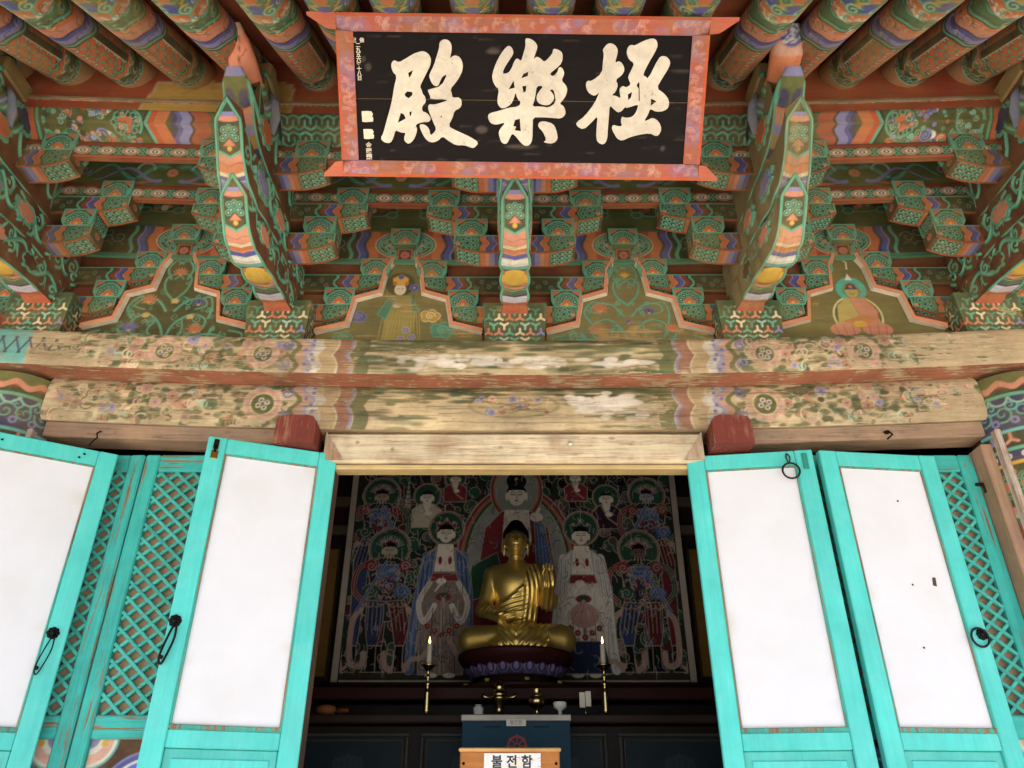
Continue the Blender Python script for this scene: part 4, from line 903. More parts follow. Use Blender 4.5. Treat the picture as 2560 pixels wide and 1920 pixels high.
# ---- outer purlin
RIDGE = math.hypot(.09, .06)
def purlin_paint(p):
    x, b0 = p.P.T; b = np.abs(b0 - RIDGE); ax = np.abs(x); r = random.Random(4); H_ = .115
    fr = (b0 - RIDGE)
    for s in (-1, 1):
        xs = s * x
        zz = xs + .55 * b                                              # chevron bands
        wv = xs + .012 * np.sin(b * 70)
        for a0, a1, c in ((1.22, 1.26, 'green'), (1.26, 1.285, 'mint'), (1.285, 1.33, 'olive'), (1.33, 1.40, lin('#9c4a33')), (1.40, 1.412, 'maroon'), (1.412, 1.455, 'lav'), (1.455, 1.475, 'blue'), (1.475, 1.50, 'navy')): p.wave(wv + .012, a0, a1, c)
        p.wave(xs, 1.50, 2.2, lin('#39481f'))
        for a0, a1, c in ((1.505, 1.56, 'orange'), (1.56, 1.585, lin('#b8452a')), (1.585, 1.60, 'mint'), (1.60, 1.612, 'dk')): p.wave(xs + .45 * b, a0, a1, c)
        for q in (-1, 1):
            yb = RIDGE + q * .055
            for cx, c in ((1.67, 'orange'), (1.98, 'salmon')): p.ring(s * cx, RIDGE, .062, .008, 'mint'); 
            p.spiral(s * 1.79, yb, .030, 'white', .034, .2, 0, 1); p.disc(s * 1.79, yb, .030, 'lav'); p.spiral(s * 1.79, yb, .024, 'navy', .006, 1.6, 0, s * q); p.disc(s * 1.745, yb + q * .01, .018, 'orange'); p.disc(s * 1.745, yb, .010, 'mint')
            p.disc(s * 1.86, yb + q * .02, .026, 'orange'); p.spiral(s * 1.86, yb + q * .02, .018, 'cream', .004, 1.4, 1, s); p.disc(s * 1.83, yb + q * .035, .016, 'blue'); p.disc(s * 1.90, yb + q * .03, .020, 'salmon')
            for k in range(5): p.disc(s * (1.63 + .03 * k), RIDGE + q * (.075 + .01 * (k % 2)), .014, ('orange', 'salmon')[k % 2])
            p.cloud(s * 1.70, RIDGE + q * .095, .035, 6); p.cloud(s * 1.94, yb + q * .01, .030, 6)
        for k in range(8): p.disc(s * 1.68 + .050 * cos(k * pi / 4), RIDGE + .045 * sin(k * pi / 4), .015, 'mint'); p.disc(s * 1.68 + .05 * cos(k * pi / 4), RIDGE + .045 * sin(k * pi / 4), .009, 'dk')
        p.flower(s * 1.68, RIDGE, .034, 'orange', 'salmon', 'red', 6)
        for cx in (2.03, 2.06): p.wave(xs, cx, cx + .012, 'mint'); 
        p.wave(xs, 2.08, 2.16, lin('#c4553a')); p.wave(xs, 2.16, 2.19, 'blue')
        for k in range(6): p.disc(s * 2.12, RIDGE + (k - 2.5) * .035, .018, ('mint', 'orange')[k % 2])
        p.wave(xs, 2.20, 2.215, 'mint'); p.wave(xs, 2.24, 2.26, 'mid')
    rr = random.Random(6)
    for k in range(170):
        s = rr.choice((-1, 1)); cx = s * rr.uniform(1.62, 2.04); cy = rr.uniform(.0, .22); c = ('orange', 'mid', 'salmon', 'mint', 'dk', 'lav', 'green')[k % 7]
        q = rr.uniform(.006, .014); p.disc(cx, cy, q + .003, 'dk'); p.disc(cx, cy, q, c)
        if k % 3 == 0: p.spiral(cx, cy, .016, 'pale', .004, 1.3, k, s)
    i = ax < 1.20                                                       # interlaced tortoise-shell field in the middle
    p.C[i, :3] = K['dk']
    for k in range(-30, 31):
        for j in range(-3, 4):
            cx = k * .05 + .025 * (j % 2); cy = RIDGE + j * .036
            if abs(cx) > 1.17: continue
            for a in range(3): q = pi / 2 + a * 2 * pi / 3 + (pi if j % 2 else 0); p.stroke([(cx, cy), (cx + .024 * cos(q), cy + .024 * sin(q))], .0085, ('mint', 'mid')[(k + a) % 2])
    for s in (-1, 1): p.wave(s * x + .008 * np.sin(b0 * 70), 1.175, 1.19, 'yellow'); p.wave(s * x + .008 * np.sin(b0 * 70), 1.195, 1.21, 'mint')
    p.wave(fr, -.0015, .0015, lin('#5a5a3a'))
mb = MB(); long_strip(mb, [(-.600, 2.540), (-.690, 2.608), (-.731, 2.684)], purlin_paint, lin('#33421f'), .0042)
mb.sweep([(-.597, 2.545), (-.687, 2.611), (-.728, 2.684), (-.62, 2.75), (-.50, 2.72), (-.50, 2.57)], -2.75, 2.75, 'olive'); mb.warp(sag)
tag(mb.build('outer_purlin', 'paint_x'), 'big eave purlin painted with flowers, chevrons and green tortoise-shell', 'beam')
mb = MB(); mb.bar((0, -.729, 2.690), (5.5, .024, .012), lin('#7d6a4a'), alpha=.6); mb.warp(sag); tag(mb.build('purlin_cap', 'bare_wood'), 'thin grey board on top of the eave purlin', 'board')

# ================================================================ stepped painting panels between the brackets
PROF = [(1.850, .392), (1.980, .385), (2.022, .240), (2.165, .216), (2.204, .100), (2.330, .084), (2.388, .056), (2.41, .054)]
def hwz(z): return np.interp(z, [q[0] for q in PROF], [q[1] for q in PROF])
def scroll_panel(p, seed, faded=0., flowers=()):
    r = random.Random(seed); x, z = p.P.T
    for s in (-1, 1):
        chains = [[(0, 1.90), (.03, 2.00), (.10, 2.06), (.17, 2.03), (.16, 1.96), (.10, 1.95)], [(.12, 1.93), (.20, 1.95), (.28, 1.93), (.34, 1.90), (.36, 1.95), (.30, 1.97)], [(.02, 2.08), (.07, 2.14), (.14, 2.15), (.17, 2.11), (.12, 2.09)], [(0, 2.14), (.05, 2.20), (.06, 2.27), (.02, 2.30), (-.02, 2.27)], [(.04, 2.27), (.06, 2.33), (.03, 2.38), (-.01, 2.36)], [(.18, 2.04), (.20, 2.10), (.17, 2.16), (.13, 2.15)], [(.05, 1.92), (.08, 1.97), (.06, 2.03)], [(.22, 1.98), (.19, 1.93), (.15, 1.91)]]
        for c, w in (('mid', .015), ('mint', .009)):
            for ch in chains: p.stroke([q[1:] for q in smooth_path([(0, s * a + .006 * sin(b * 50), b) for a, b in ch])], w, c, w * .6)
        for k in range(60):
            a, b = r.uniform(.02, .36), r.uniform(1.90, 2.36)
            if a < hwz(b) - .03: p.spiral(s * a, b, r.uniform(.010, .022), ('mint', 'mid')[k % 3 == 0], .006, 1.1, r.uniform(0, 6), r.choice((-1, 1)))
    for fx, fz, fr, c in flowers:
        if c == 'lily':
            for k in range(5): p.stroke([(fx, fz), (fx + .03 * cos(pi / 2 + (k - 2) * .5), fz + .03 * sin(pi / 2 + (k - 2) * .5))], .012, 'yellow', .004)
        else: p.lotus(fx, fz, fr * 1.25, c, {'orange': 'salmon', 'blue': 'lav', 'yellow': 'cream', 'navy': 'lav'}[c], 'yellow')
    p.C[:, 3] = .86 - faded * np.clip((2.12 - z) / .2, 0, 1)
def cloud_curl(p, x, z, r, c, line):
    for k in range(5): p.disc(x + r * .7 * cos(k * 1.3), z + r * .45 * sin(k * 1.3), r * .55, line)
    for k in range(5): p.disc(x + r * .7 * cos(k * 1.3), z + r * .45 * sin(k * 1.3), r * .45, c)
    p.spiral(x, z, r * .6, line, r * .16, 1.4, 0, 1); p.stroke([(x - r, z - r * .5), (x + r * 1.4, z - r * .55)], r * .3, c, r * .1)
def standing_panel(p):
    x, z = p.P.T
    p.disc(-.012, 2.265, .070, lin('#3c3c22')); p.ring(-.012, 2.265, .070, .006, 'olive')
    cloud_curl(p, -.20, 2.075, .034, 'blue', 'lav'); cloud_curl(p, .14, 2.08, .040, 'gold', 'cream'); cloud_curl(p, .20, 2.00, .048, 'mid', 'mint'); cloud_curl(p, -.26, 1.955, .040, 'mid', 'mint'); cloud_curl(p, .22, 1.92, .03, 'grey', 'lav')
    Y_ = lin('#b39a4e')
    p.poly([(-.045, 2.20), (.035, 2.20), (.075, 2.10), (.06, 1.98), (.10, 1.89), (-.10, 1.89), (-.07, 2.0), (-.085, 2.10)], lin('#94874a'))
    for k in range(16): p.stroke([(-.08 + .011 * k, 2.12 - .01 * (k % 3)), (-.10 + .013 * k + .012 * sin(k), 1.90)], .0035, Y_)
    p.poly([(-.06, 2.19), (-.11, 2.09), (-.07, 2.06), (-.03, 2.17)], 'mid', 'mint', .004); p.poly([(.04, 2.19), (.085, 2.11), (.05, 2.10)], 'mid', 'mint', .004)
    p.disc(-.012, 2.235, .028, 'skin', .034); p.poly([(-.045, 2.262), (.02, 2.262), (.024, 2.30), (-.012, 2.325), (-.05, 2.30)], 'yellow', 'salmon', .004); p.disc(-.012, 2.31, .014, 'blue'); p.disc(-.04, 2.272, .010, 'orange'); p.disc(.018, 2.272, .010, 'orange')
    for s in (-1, 1): p.stroke([(-.024 + s * .0 + (.0 if s < 0 else .018), 2.238), (-.016 + (.0 if s < 0 else .018), 2.238)], .003, 'black')
    p.stroke([(.055, 2.24), (.055, 2.15)], .005, 'green'); p.flower(.055, 2.245, .022, 'blue', 'lav'); p.disc(-.02, 2.14, .02, 'skin', .012)
    for q in ((.03, 2.0), (.06, 1.96), (.01, 1.95)): p.flower(q[0], q[1], .018, 'lav', 'cream')
    p.C[:, 3] = .70
def seated_panel(p):
    p.disc(0, 2.05, .118, lin('#cfc28c')); p.disc(0, 2.05, .108, 'olive'); p.disc(0, 2.05, .094, lin('#8c8450'), op=.6)
    p.disc(0, 2.205, .072, lin('#35b09c')); p.disc(0, 2.20, .046, lin('#6b8a5a')); p.poly([(-.018, 2.262), (.018, 2.262), (.0, 2.30)], 'white')
    p.disc(0, 2.192, .030, lin('#b7a35c'), .036); p.poly([(-.032, 2.205), (.032, 2.205), (.018, 2.235), (0, 2.246), (-.018, 2.235)], 'navy'); p.disc(0, 2.222, .010, 'orange'); p.arc(0, 2.188, .012, 3.5, 5.9, .003, 'maroon')
    p.poly([(-.085, 2.11), (-.04, 2.155), (.04, 2.155), (.085, 2.11), (.10, 2.0), (-.10, 2.0)], lin('#b7a35c')); p.poly([(-.02, 2.155), (.05, 2.155), (.098, 2.08), (.085, 2.0), (.02, 2.02)], 'salmon', 'orange', .004); p.poly([(-.085, 2.02), (.03, 2.06), (.085, 2.03), (.02, 1.995)], lin('#c07a45'))
    p.disc(-.075, 1.975, .070, 'salmon', .038); p.disc(.075, 1.975, .070, 'salmon', .038)
    for k in range(7): p.stroke([(-.12 + .04 * k, 2.0), (-.11 + .037 * k, 1.95)], .004, lin('#b0512f'))
    p.disc(0, 2.005, .03, 'yellow', .018)
    for k in range(9): p.disc(-.14 + .035 * k, 1.925 + .006 * (k % 2), .024, ('blue', 'navy')[k % 2], .016)
    for k in range(9): p.stroke([(-.14 + .035 * k, 1.935), (-.13 + .035 * k, 1.915)], .003, 'lav')
    p.stroke([(-.02, 2.40), (.01, 2.37), (.005, 2.33)], .008, 'cream'); p.C[:, 3] = .78 - .10 * (p.P[:, 1] < 1.95)
def panel_board(i, label, paint, base, alpha=.95):
    m = MID[i]; t = thing('painted_panel', label, 'panel', (m, 0, lift(m)), group='stepped panels between brackets')
    mb = MB()
    def fn(u, v):
        z = 1.850 + (2.41 - 1.850) * v; a = (2 * u - 1) * hwz(z); return np.stack([a, np.full_like(a, -.030), z], 1), np.stack([a, z], 1)
    mb.grid(200, 150, fn, paint, base, aa=.004, alpha=alpha); mb.build('board', 'paint_x', t)
    # pink moulding along the stepped outline
    mb = MB(); O = [(w, z) for z, w in PROF[1:]]; n = len(O); mid_ = []
    def off(P_, d):
        out = []
        for k in range(len(P_)):
            a = np.array(P_[max(k - 1, 0)]); b = np.array(P_[k]); c = np.array(P_[min(k + 1, len(P_) - 1)])
            n1 = b - a if k > 0 else c - b; n2 = c - b if k < len(P_) - 1 else b - a
            n1 = np.array([n1[1], -n1[0]]) / np.linalg.norm(n1); n2 = np.array([n2[1], -n2[0]]) / np.linalg.norm(n2); q = n1 + n2; q /= (1 + n1 @ n2); out.append(b + q * d)
        return np.array(out)
    for s in (-1, 1):
        mb = MB(); oo, ii = off(O, .012), off(O, -.010)
        for q in range(n - 1):
            Yf = -.060; V = [(s * ii[q][0], -.032, ii[q][1]), (s * ii[q + 1][0], -.032, ii[q + 1][1]), (s * (ii[q + 1][0] + .006), Yf + .002, ii[q + 1][1]), (s * (ii[q][0] + .006), Yf + .002, ii[q][1]), (s * oo[q][0], Yf, oo[q][1]), (s * oo[q + 1][0], Yf, oo[q + 1][1]), (s * oo[q][0], .02, oo[q][1]), (s * oo[q + 1][0], .02, oo[q + 1][1])]
            mb.add(V, [[0, 1, 2, 3]], lin('#ecd9c2')); mb.add(V, [[3, 2, 5, 4], [4, 5, 7, 6]], lin('#d98b68'))
        mb.build('moulding', 'paint_x', t)
    return t
panel_board(0, 'stepped panel of lotus scrolls on dark green, leftmost of the four', lambda p: scroll_panel(p, 1, .0, ((0, 2.30, .030, 'orange'), (-.115, 2.135, .034, 'orange'), (.125, 2.12, .030, 'navy'), (-.17, 1.975, .034, 'blue'), (.135, 1.965, .034, 'orange'), (-.11, 2.05, .018, 'yellow'), (.10, 2.04, .016, 'yellow'), (.01, 2.13, .018, 'yellow'), (-.27, 1.93, .02, 'orange'))), lin('#3a4226'))
panel_board(1, 'stepped panel with a standing crowned figure among clouds', standing_panel, lin('#6f683f'), .8)
panel_board(2, 'faded stepped panel of pale lotus scrolls, right of the middle bracket', lambda p: scroll_panel(p, 9, .38, ((.0, 2.31, .026, 'lily'), (-.13, 2.11, .036, 'orange'), (.10, 2.10, .026, 'navy'), (-.15, 1.99, .034, 'orange'), (.0, 2.04, .018, 'navy'), (.2, 2.0, .03, 'orange'))), lin('#756c44'))
panel_board(3, 'stepped panel with a seated figure and turquoise halo', seated_panel, lin('#6b6439'))

# ================================================================ rafters
def rafter_paint(p):
    a, u = p.P.T; r = random.Random(3)
    f = u - .35 * np.abs(a) + .008 * np.cos(a * 120)
    g_ = u + .30 * np.abs(a)
    p.field(-np.ones_like(a), lin('#4a6b4a'))
    for e0, e1, c in ((-.2, .012, lin('#b88a62')), (.012, .022, 'pale'), (.022, .088, 'dk')): p.wave(u - .12 * np.abs(a), e0, e1, c)
    for k in range(-4, 5):
        p.spiral(k * .040, .052, .018, 'mint', .007, 1.3, k, 1 if k % 2 else -1); p.arc(k * .04 + .02, .03, .014, .2, 2.9, .005, 'pale'); p.disc(k * .08, .075, .008, 'orange')
    for e0, e1, c in ((.088, .094, 'pale'), (.094, .122, 'orange'), (.122, .128, 'dk'), (.128, .140, 'mint'), (.140, .150, 'dk'), (.150, .55, lin('#bf5a36'))): p.wave(f, e0, e1, c)
    for j in range(9):
        for k in range(-6, 7):
            x = k * .031; y = .152 + j * .034 + .35 * abs(x)
            if y > .46: continue
            d = 1 if (j + k) % 2 else -1; p.stroke([(x - .009 * d, y - .008), (x + .009 * d, y + .008)], .0125, lin('#5a3020')); p.stroke([(x - .008 * d, y - .007), (x + .008 * d, y + .007)], .0075, ('mint', 'pale')[(j * 3 + k) % 3 == 0])
    for s in (-1, 1):
        p.rect(*sorted((s * .092, s * .125))[:1], .16, sorted((s * .092, s * .125))[1], .47, lin('#2b2622')); p.stroke([(s * .092, .16), (s * .092, .47)], .004, 'cream')
    for e0, e1, c in ((.428, .440, 'dk'), (.440, .452, 'mint'), (.452, .462, 'dk'), (.462, .492, 'lav'), (.492, .512, 'blue'), (.512, .524, 'navy'), (.524, .575, 'salmon'), (.575, .60, lin('#c76a44')), (.60, .608, 'dk'), (.608, .622, 'mint'), (.622, .64, 'green'), (.64, 2.5, lin('#3f6a4c'))): p.wave(g_ + .012 * np.cos(a * 50) - .012, e0, e1, c)
    for k in range(-3, 4):
        cx = k * .085
        p.disc(cx, .715, .040, 'orange', .03); p.disc(cx, .70, .03, 'salmon', .02); p.ring(cx, .71, .048, .008, 'mint', .04); p.spiral(cx + .042, .76, .03, 'pale', .009, 1.4, 1, 1); p.spiral(cx + .042, .83, .034, 'mint', .010, 1.4, 3, -1); p.disc(cx, .79, .022, 'blue', .035); p.disc(cx, .86, .026, 'orange'); p.cloud(cx + .02, .92, .045, 7); p.disc(cx + .05, .88, .016, 'lav'); p.disc(cx + .04, .69, .012, 'white')
        p.arc(cx, .78, .05, 0, 3.1, .008, 'gold'); p.arc(cx + .042, .72, .04, 3.3, 6.0, .007, 'cream')
    for k in range(230):
        cx, cy = r.uniform(-.26, .26), r.choice((r.uniform(.02, .14), r.uniform(.42, .95), r.uniform(.42, .95))); p.arc(cx, cy, r.uniform(.006, .02), r.uniform(0, 3), r.uniform(3.2, 6), .0035, ('dk', 'pale', 'cream', 'dk', 'gold', 'maroon')[k % 6])
    for k in range(60): p.spiral(r.uniform(-.26, .26), r.uniform(.95, 1.5), r.uniform(.015, .04), ('mint', 'pale', 'salmon', 'orange', 'lav')[k % 5], .010, 1.3, k, r.choice((-1, 1)))
CA, SA = cos(R(32.5)), sin(R(32.5)); mb = MB(); RL = 1.75
ax_d = np.array([0, -CA, -SA]); ax_n = np.array([0, -SA, CA])
o0 = np.array([0, -.735, raft_z(-.735)]) + ax_n * RR
def fn(u, v):
    th = -pi / 2 + (v - .5) * 2 * pi; s = -.16 + (RL + .16) * u
    return o0 + s[:, None] * ax_d + RR * (np.cos(th)[:, None] * np.array([1., 0, 0]) + np.sin(th)[:, None] * ax_n), np.stack([(th + pi / 2) * RR, s], 1)
mb.grid(400, 120, fn, rafter_paint, 'green', smooth=True, aa=.004)
RAFT = mb.mesh('rafter'); RAFT.materials.append(MAT['paint_y'])
RAFT_W = RAFT.copy(); RAFT_W.materials.clear(); RAFT_W.materials.append(MAT['paint_worn'])
RX = [-2.51, -2.24, -1.965, -1.69, -1.42, -1.145, -.86, -.63, -.41, -.137, .128, .367, .62, .93, 1.185, 1.45, 1.735, 2.03, 2.32, 2.60]
order = ['leftmost', 'second', 'third', 'fourth', 'fifth', 'sixth', 'seventh', 'eighth', 'ninth', 'tenth', 'eleventh', 'twelfth', 'thirteenth', 'fourteenth', 'fifteenth', 'sixteenth', 'seventeenth', 'eighteenth', 'nineteenth', 'twentieth']
for k, x in enumerate(RX):
    o = inst('rafter', RAFT_W if k in (2, 4, 9, 15) else RAFT, None, (x, 0, lift(x)))
    ps = order[k] + ' from the left' if k else 'leftmost of the row'
    if -.7 < x < .7: lab = 'round painted rafter above the name board, %s of those over it' % ('first second third fourth fifth sixth'.split()[[q for q in RX if -.7 < q < .7].index(x)])
    elif x < 0: q = [y for y in RX if y < -.7][::-1].index(x); lab = 'round painted rafter left of the name board, %s counting outwards from it' % order[q].replace('leftmost', 'first')
    else: q = [y for y in RX if y > .7].index(x); lab = 'round painted rafter right of the name board, %s counting outwards from it' % order[q].replace('leftmost', 'first')
    tag(o, lab, 'rafter', 'painted eave rafters')

# ================================================================ name board
GLYPH = {
 'dian': [
  [(-4495,1118),(-4425,1211),(-4362,1224),(-4241,1157),(-4027,1264),(-3725,1440),(-3526,1505),(-3402,1526),(-3267,1482),(-3158,1369),(-3128,1232),(-3163,1070),(-3292,837),(-3448,556),(-3532,391),(-3467,275),(-3444,157),(-3358,76),(-3331,-53),(-3363,-148),(-3461,-233),(-3477,-411),(-3319,-456),(-3208,-574),(-3172,-681),(-3250,-766),(-3478,-770),(-3721,-858),(-3660,-989),(-3690,-1159),(-3797,-1379),(-3967,-1516),(-4105,-1433),(-4132,-1311),(-4065,-1129),(-4173,-1138),(-4324,-1097),(-4424,-1050),(-4509,-1318),(-4617,-1490),(-4820,-1473),(-4963,-1337),(-4847,-1153),(-4717,-718),(-4605,-405),(-4504,-48),(-4428,353),(-4316,728),(-4449,842),(-4499,1003)],
  [(-3927,827),(-3758,922),(-3804,794),(-3890,660)],
  [(-4072,136),(-3981,231),(-3794,211),(-3796,117),(-3925,8),(-4036,66)],
  [(-4216,-471),(-4104,-529),(-4052,-659),(-4335,-808)],
  [(-3917,-442),(-3831,-417),(-3865,-572),(-3908,-561)],
  [(-2841,1785),(-2741,1889),(-2630,1909),(-2508,1870),(-2423,1746),(-2418,1564),(-2490,1288),(-2390,1382),(-2278,1406),(-2143,1351),(-2057,1203),(-2038,1042),(-2097,810),(-2274,551),(-2482,326),(-2428,174),(-2417,44),(-2128,61),(-2080,-151),(-2144,-295),(-2346,-381),(-2412,-609),(-2567,-887),(-2365,-1005),(-2112,-1109),(-1807,-1238),(-1489,-1427),(-1655,-1613),(-1758,-1610),(-2013,-1521),(-2294,-1538),(-2573,-1384),(-2775,-1229),(-2930,-1389),(-3136,-1454),(-3313,-1396),(-3462,-1204),(-3594,-880),(-3479,-830),(-3328,-888),(-3229,-1007),(-3202,-1212),(-3079,-1125),(-2987,-991),(-3098,-764),(-3218,-455),(-3270,-289),(-3225,-174),(-3062,-191),(-2809,-127),(-2582,-41),(-2657,-7),(-3184,-15),(-3182,91),(-3267,266),(-3228,302),(-2788,414),(-2571,814),(-2746,730),(-2823,589),(-2901,413),(-3026,411),(-3124,514),(-3208,711),(-3181,816),(-3039,1072),(-2935,1373),(-2844,1637)],
  [(-2846,-580),(-2778,-543),(-2804,-627)],
 ],
 'le': [
  [(-469,1739),(-357,1666),(-306,1518),(-366,1391),(-586,1089),(-696,833),(-485,859),(-362,1023),(-290,1232),(-192,1348),(-80,1270),(-30,1282),(29,1489),(99,1718),(83,1945),(144,1980),(317,1938),(467,1815),(507,1691),(449,1519),(374,1300),(476,1405),(613,1350),(752,1225),(922,1389),(1030,1528),(1039,1661),(1237,1623),(1377,1511),(1361,1212),(1155,1024),(936,859),(1050,768),(1208,909),(1241,1060),(1328,1080),(1418,982),(1447,844),(1353,644),(1520,495),(1570,355),(1531,167),(1411,0),(1313,-120),(1441,-166),(1521,-307),(1526,-474),(1378,-596),(1074,-577),(719,-559),(395,-564),(391,-852),(392,-1312),(306,-1483),(179,-1534),(24,-1464),(-183,-1224),(-325,-1105),(-412,-1276),(-487,-1435),(-589,-1473),(-717,-1402),(-808,-1112),(-758,-967),(-545,-735),(-874,-831),(-1077,-791),(-1178,-613),(-1166,-493),(-1078,-432),(-800,-368),(-448,-255),(-96,-214),(-35,-59),(-149,22),(-228,256),(-275,43),(-374,-147),(-574,-269),(-725,-284),(-840,-155),(-853,11),(-793,341),(-931,433),(-1032,641),(-1032,827),(-910,1176),(-738,1477),(-567,1685)],
  [(508,467),(746,459),(550,245),(498,103),(531,-38),(634,-131),(811,-164),(961,-150),(1084,-29),(1131,113),(1026,276),(949,322),(1073,371),(1154,161),(1174,-75),(939,-245),(686,-202),(358,-212),(430,-40),(476,197)],
  [(-34,704),(39,844),(207,917),(189,777)],
  [(-467,335),(-295,630),(-255,397)],
  [(7,448),(150,462),(128,274),(48,249)],
  [(-229,-658),(-65,-619),(-21,-1027),(-237,-1007),(-188,-885),(-290,-863)],
  [(572,-801),(646,-703),(823,-689),(1104,-768),(1210,-935),(1282,-1200),(1248,-1346),(1097,-1434),(918,-1425),(763,-1379),(890,-1328),(755,-1039),(600,-897)],
 ],
 'ji': [
  [(2750,1601),(2735,1647),(2852,1808),(2972,1862),(3148,1801),(3249,1655),(3238,1495),(3165,1229),(3298,1296),(3426,1222),(3524,1016),(3422,829),(3216,697),(3318,524),(3248,312),(3104,180),(3255,182),(3436,79),(3374,314),(3380,431),(3489,508),(3580,446),(3762,543),(3665,716),(3647,809),(3759,1043),(3835,1229),(3643,1341),(3543,1568),(3595,1752),(3703,1817),(3804,1778),(4102,1942),(4417,2033),(4557,1960),(4606,1791),(4520,1584),(4320,1236),(4144,852),(4246,819),(4339,727),(4656,1403),(4775,1480),(4951,1442),(5073,1294),(5037,1109),(4824,758),(4646,440),(4933,268),(5111,59),(5116,-178),(4973,-300),(4697,-340),(4462,-225),(4423,-404),(4274,-658),(4435,-595),(4582,-521),(4793,-637),(4925,-900),(4825,-1119),(4699,-1134),(4514,-1040),(4085,-1107),(3784,-1197),(3561,-1310),(3379,-1252),(3241,-1048),(3156,-880),(3215,-771),(3331,-817),(3535,-826),(3463,-659),(3504,-490),(3595,-537),(3798,-533),(3944,-435),(4033,-220),(4050,-89),(3654,-226),(3601,-179),(3483,-324),(3359,-373),(3228,-280),(3056,-128),(3048,-474),(3029,-882),(3024,-1294),(2903,-1447),(2748,-1408),(2635,-1276),(2633,-816),(2656,-480),(2438,-723),(2181,-956),(1948,-851),(1905,-720),(2202,-511),(2537,-65),(2696,326),(2576,183),(2451,169),(2270,296),(2192,506),(2243,658),(2394,638),(2745,899),(2754,1234),(2780,1487)],
  [(3667,224),(3813,309),(3786,132),(3690,36)],
  [(4480,96),(4674,16),(4482,-141)],
  [(4008,617),(4046,617),(4094,19),(4056,18),(4033,418),(3951,522)],
 ],
}
c0 = Vector((.028, -1.1775, 2.192)); _ey = Vector((0, -.7304, .6830)).normalized(); _a = R(-.7)
ex_ = (Vector((1, 0, 0)) * cos(_a) + _ey * sin(_a)).normalized(); ey_ = (_ey * cos(_a) - Vector((1, 0, 0)) * sin(_a)).normalized(); n_ = ex_.cross(ey_)
sign = thing('name_board', 'black name board with three large pale characters in a red frame under the eaves', 'sign')
sign.matrix_world = Matrix(((ex_.x, ey_.x, n_.x, c0.x), (ex_.y, ey_.y, n_.y, c0.y), (ex_.z, ey_.z, n_.z, c0.z), (0, 0, 0, 1)))
def board_paint(p):
    r = random.Random(8); p.C[:, 3] = .97
    for k in range(60): x, y = r.uniform(-.57, .57), r.uniform(-.21, .21); p.stroke([(x, y), (x + r.uniform(.01, .06), y + .002)], .0015, lin('#54483f'), op=.6)
    for x, y, w, h in ((-.10, .155, .022, .008), (.335, .005, .014, .010), (-.14, -.10, .02, .012), (.50, -.155, .008, .008), (.0, -.155, .05, .006), (-.545, .125, .007, .009), (-.53, .10, .01, .012), (.55, .10, .03, .004)): p.disc(x, y, w, lin('#6a5c50'), h, op=.5)
for nm, y0, y1 in (('upper_plank', -.0005, .228), ('lower_plank', -.222, -.0035)):
    mb = MB(); mb.quad((0, y0, .0), (1, 0, 0), (0, 1, 0), 1.176, y1 - y0, .006, lambda p: (setattr(p, 'P', p.P + (0, y0)), board_paint(p)), lin('#17110f'), .97); mb.box((0, (y0 + y1) / 2, -.011), (1.176, y1 - y0, .020), lin('#1c1513'), .001); mb.build(nm, 'board', sign)
mb = MB(); mb.box((0, -.002, -.012), (1.17, .012, .012), lin('#8a744c')); mb.build('crack', 'board', sign)
mb = MB(); mb.box((0, .0, -.028), (1.24, .50, .012), lin('#2a1d18')); mb.build('back_board', 'board', sign)
def frame_paint(p):
    r = random.Random(int(abs(p.P[0, 0]) * 1e4) % 97); x, y = p.P.T; L = x.max() - x.min(); p.C[:, 3] = .97
    for k in range(int(L / .05)): cx = r.uniform(x.min(), x.max()); p.disc(cx, r.uniform(0, .045), r.uniform(.02, .05), lin('#86709a'), .02, op=.38)
    for k in range(int(L / .03)): cx = r.uniform(x.min(), x.max()); p.disc(cx, r.uniform(0, .045), r.uniform(.012, .03), lin('#b04a36'), .015, op=.45)
    for k in range(int(L / .016)):
        cx = r.uniform(x.min(), x.max()); cy = r.uniform(0, .045)
        for q in range(2): p.arc(cx, cy, .006 + .006 * q, r.uniform(0, 3), r.uniform(3.2, 5.5), .0022, lin('#cf9488'))
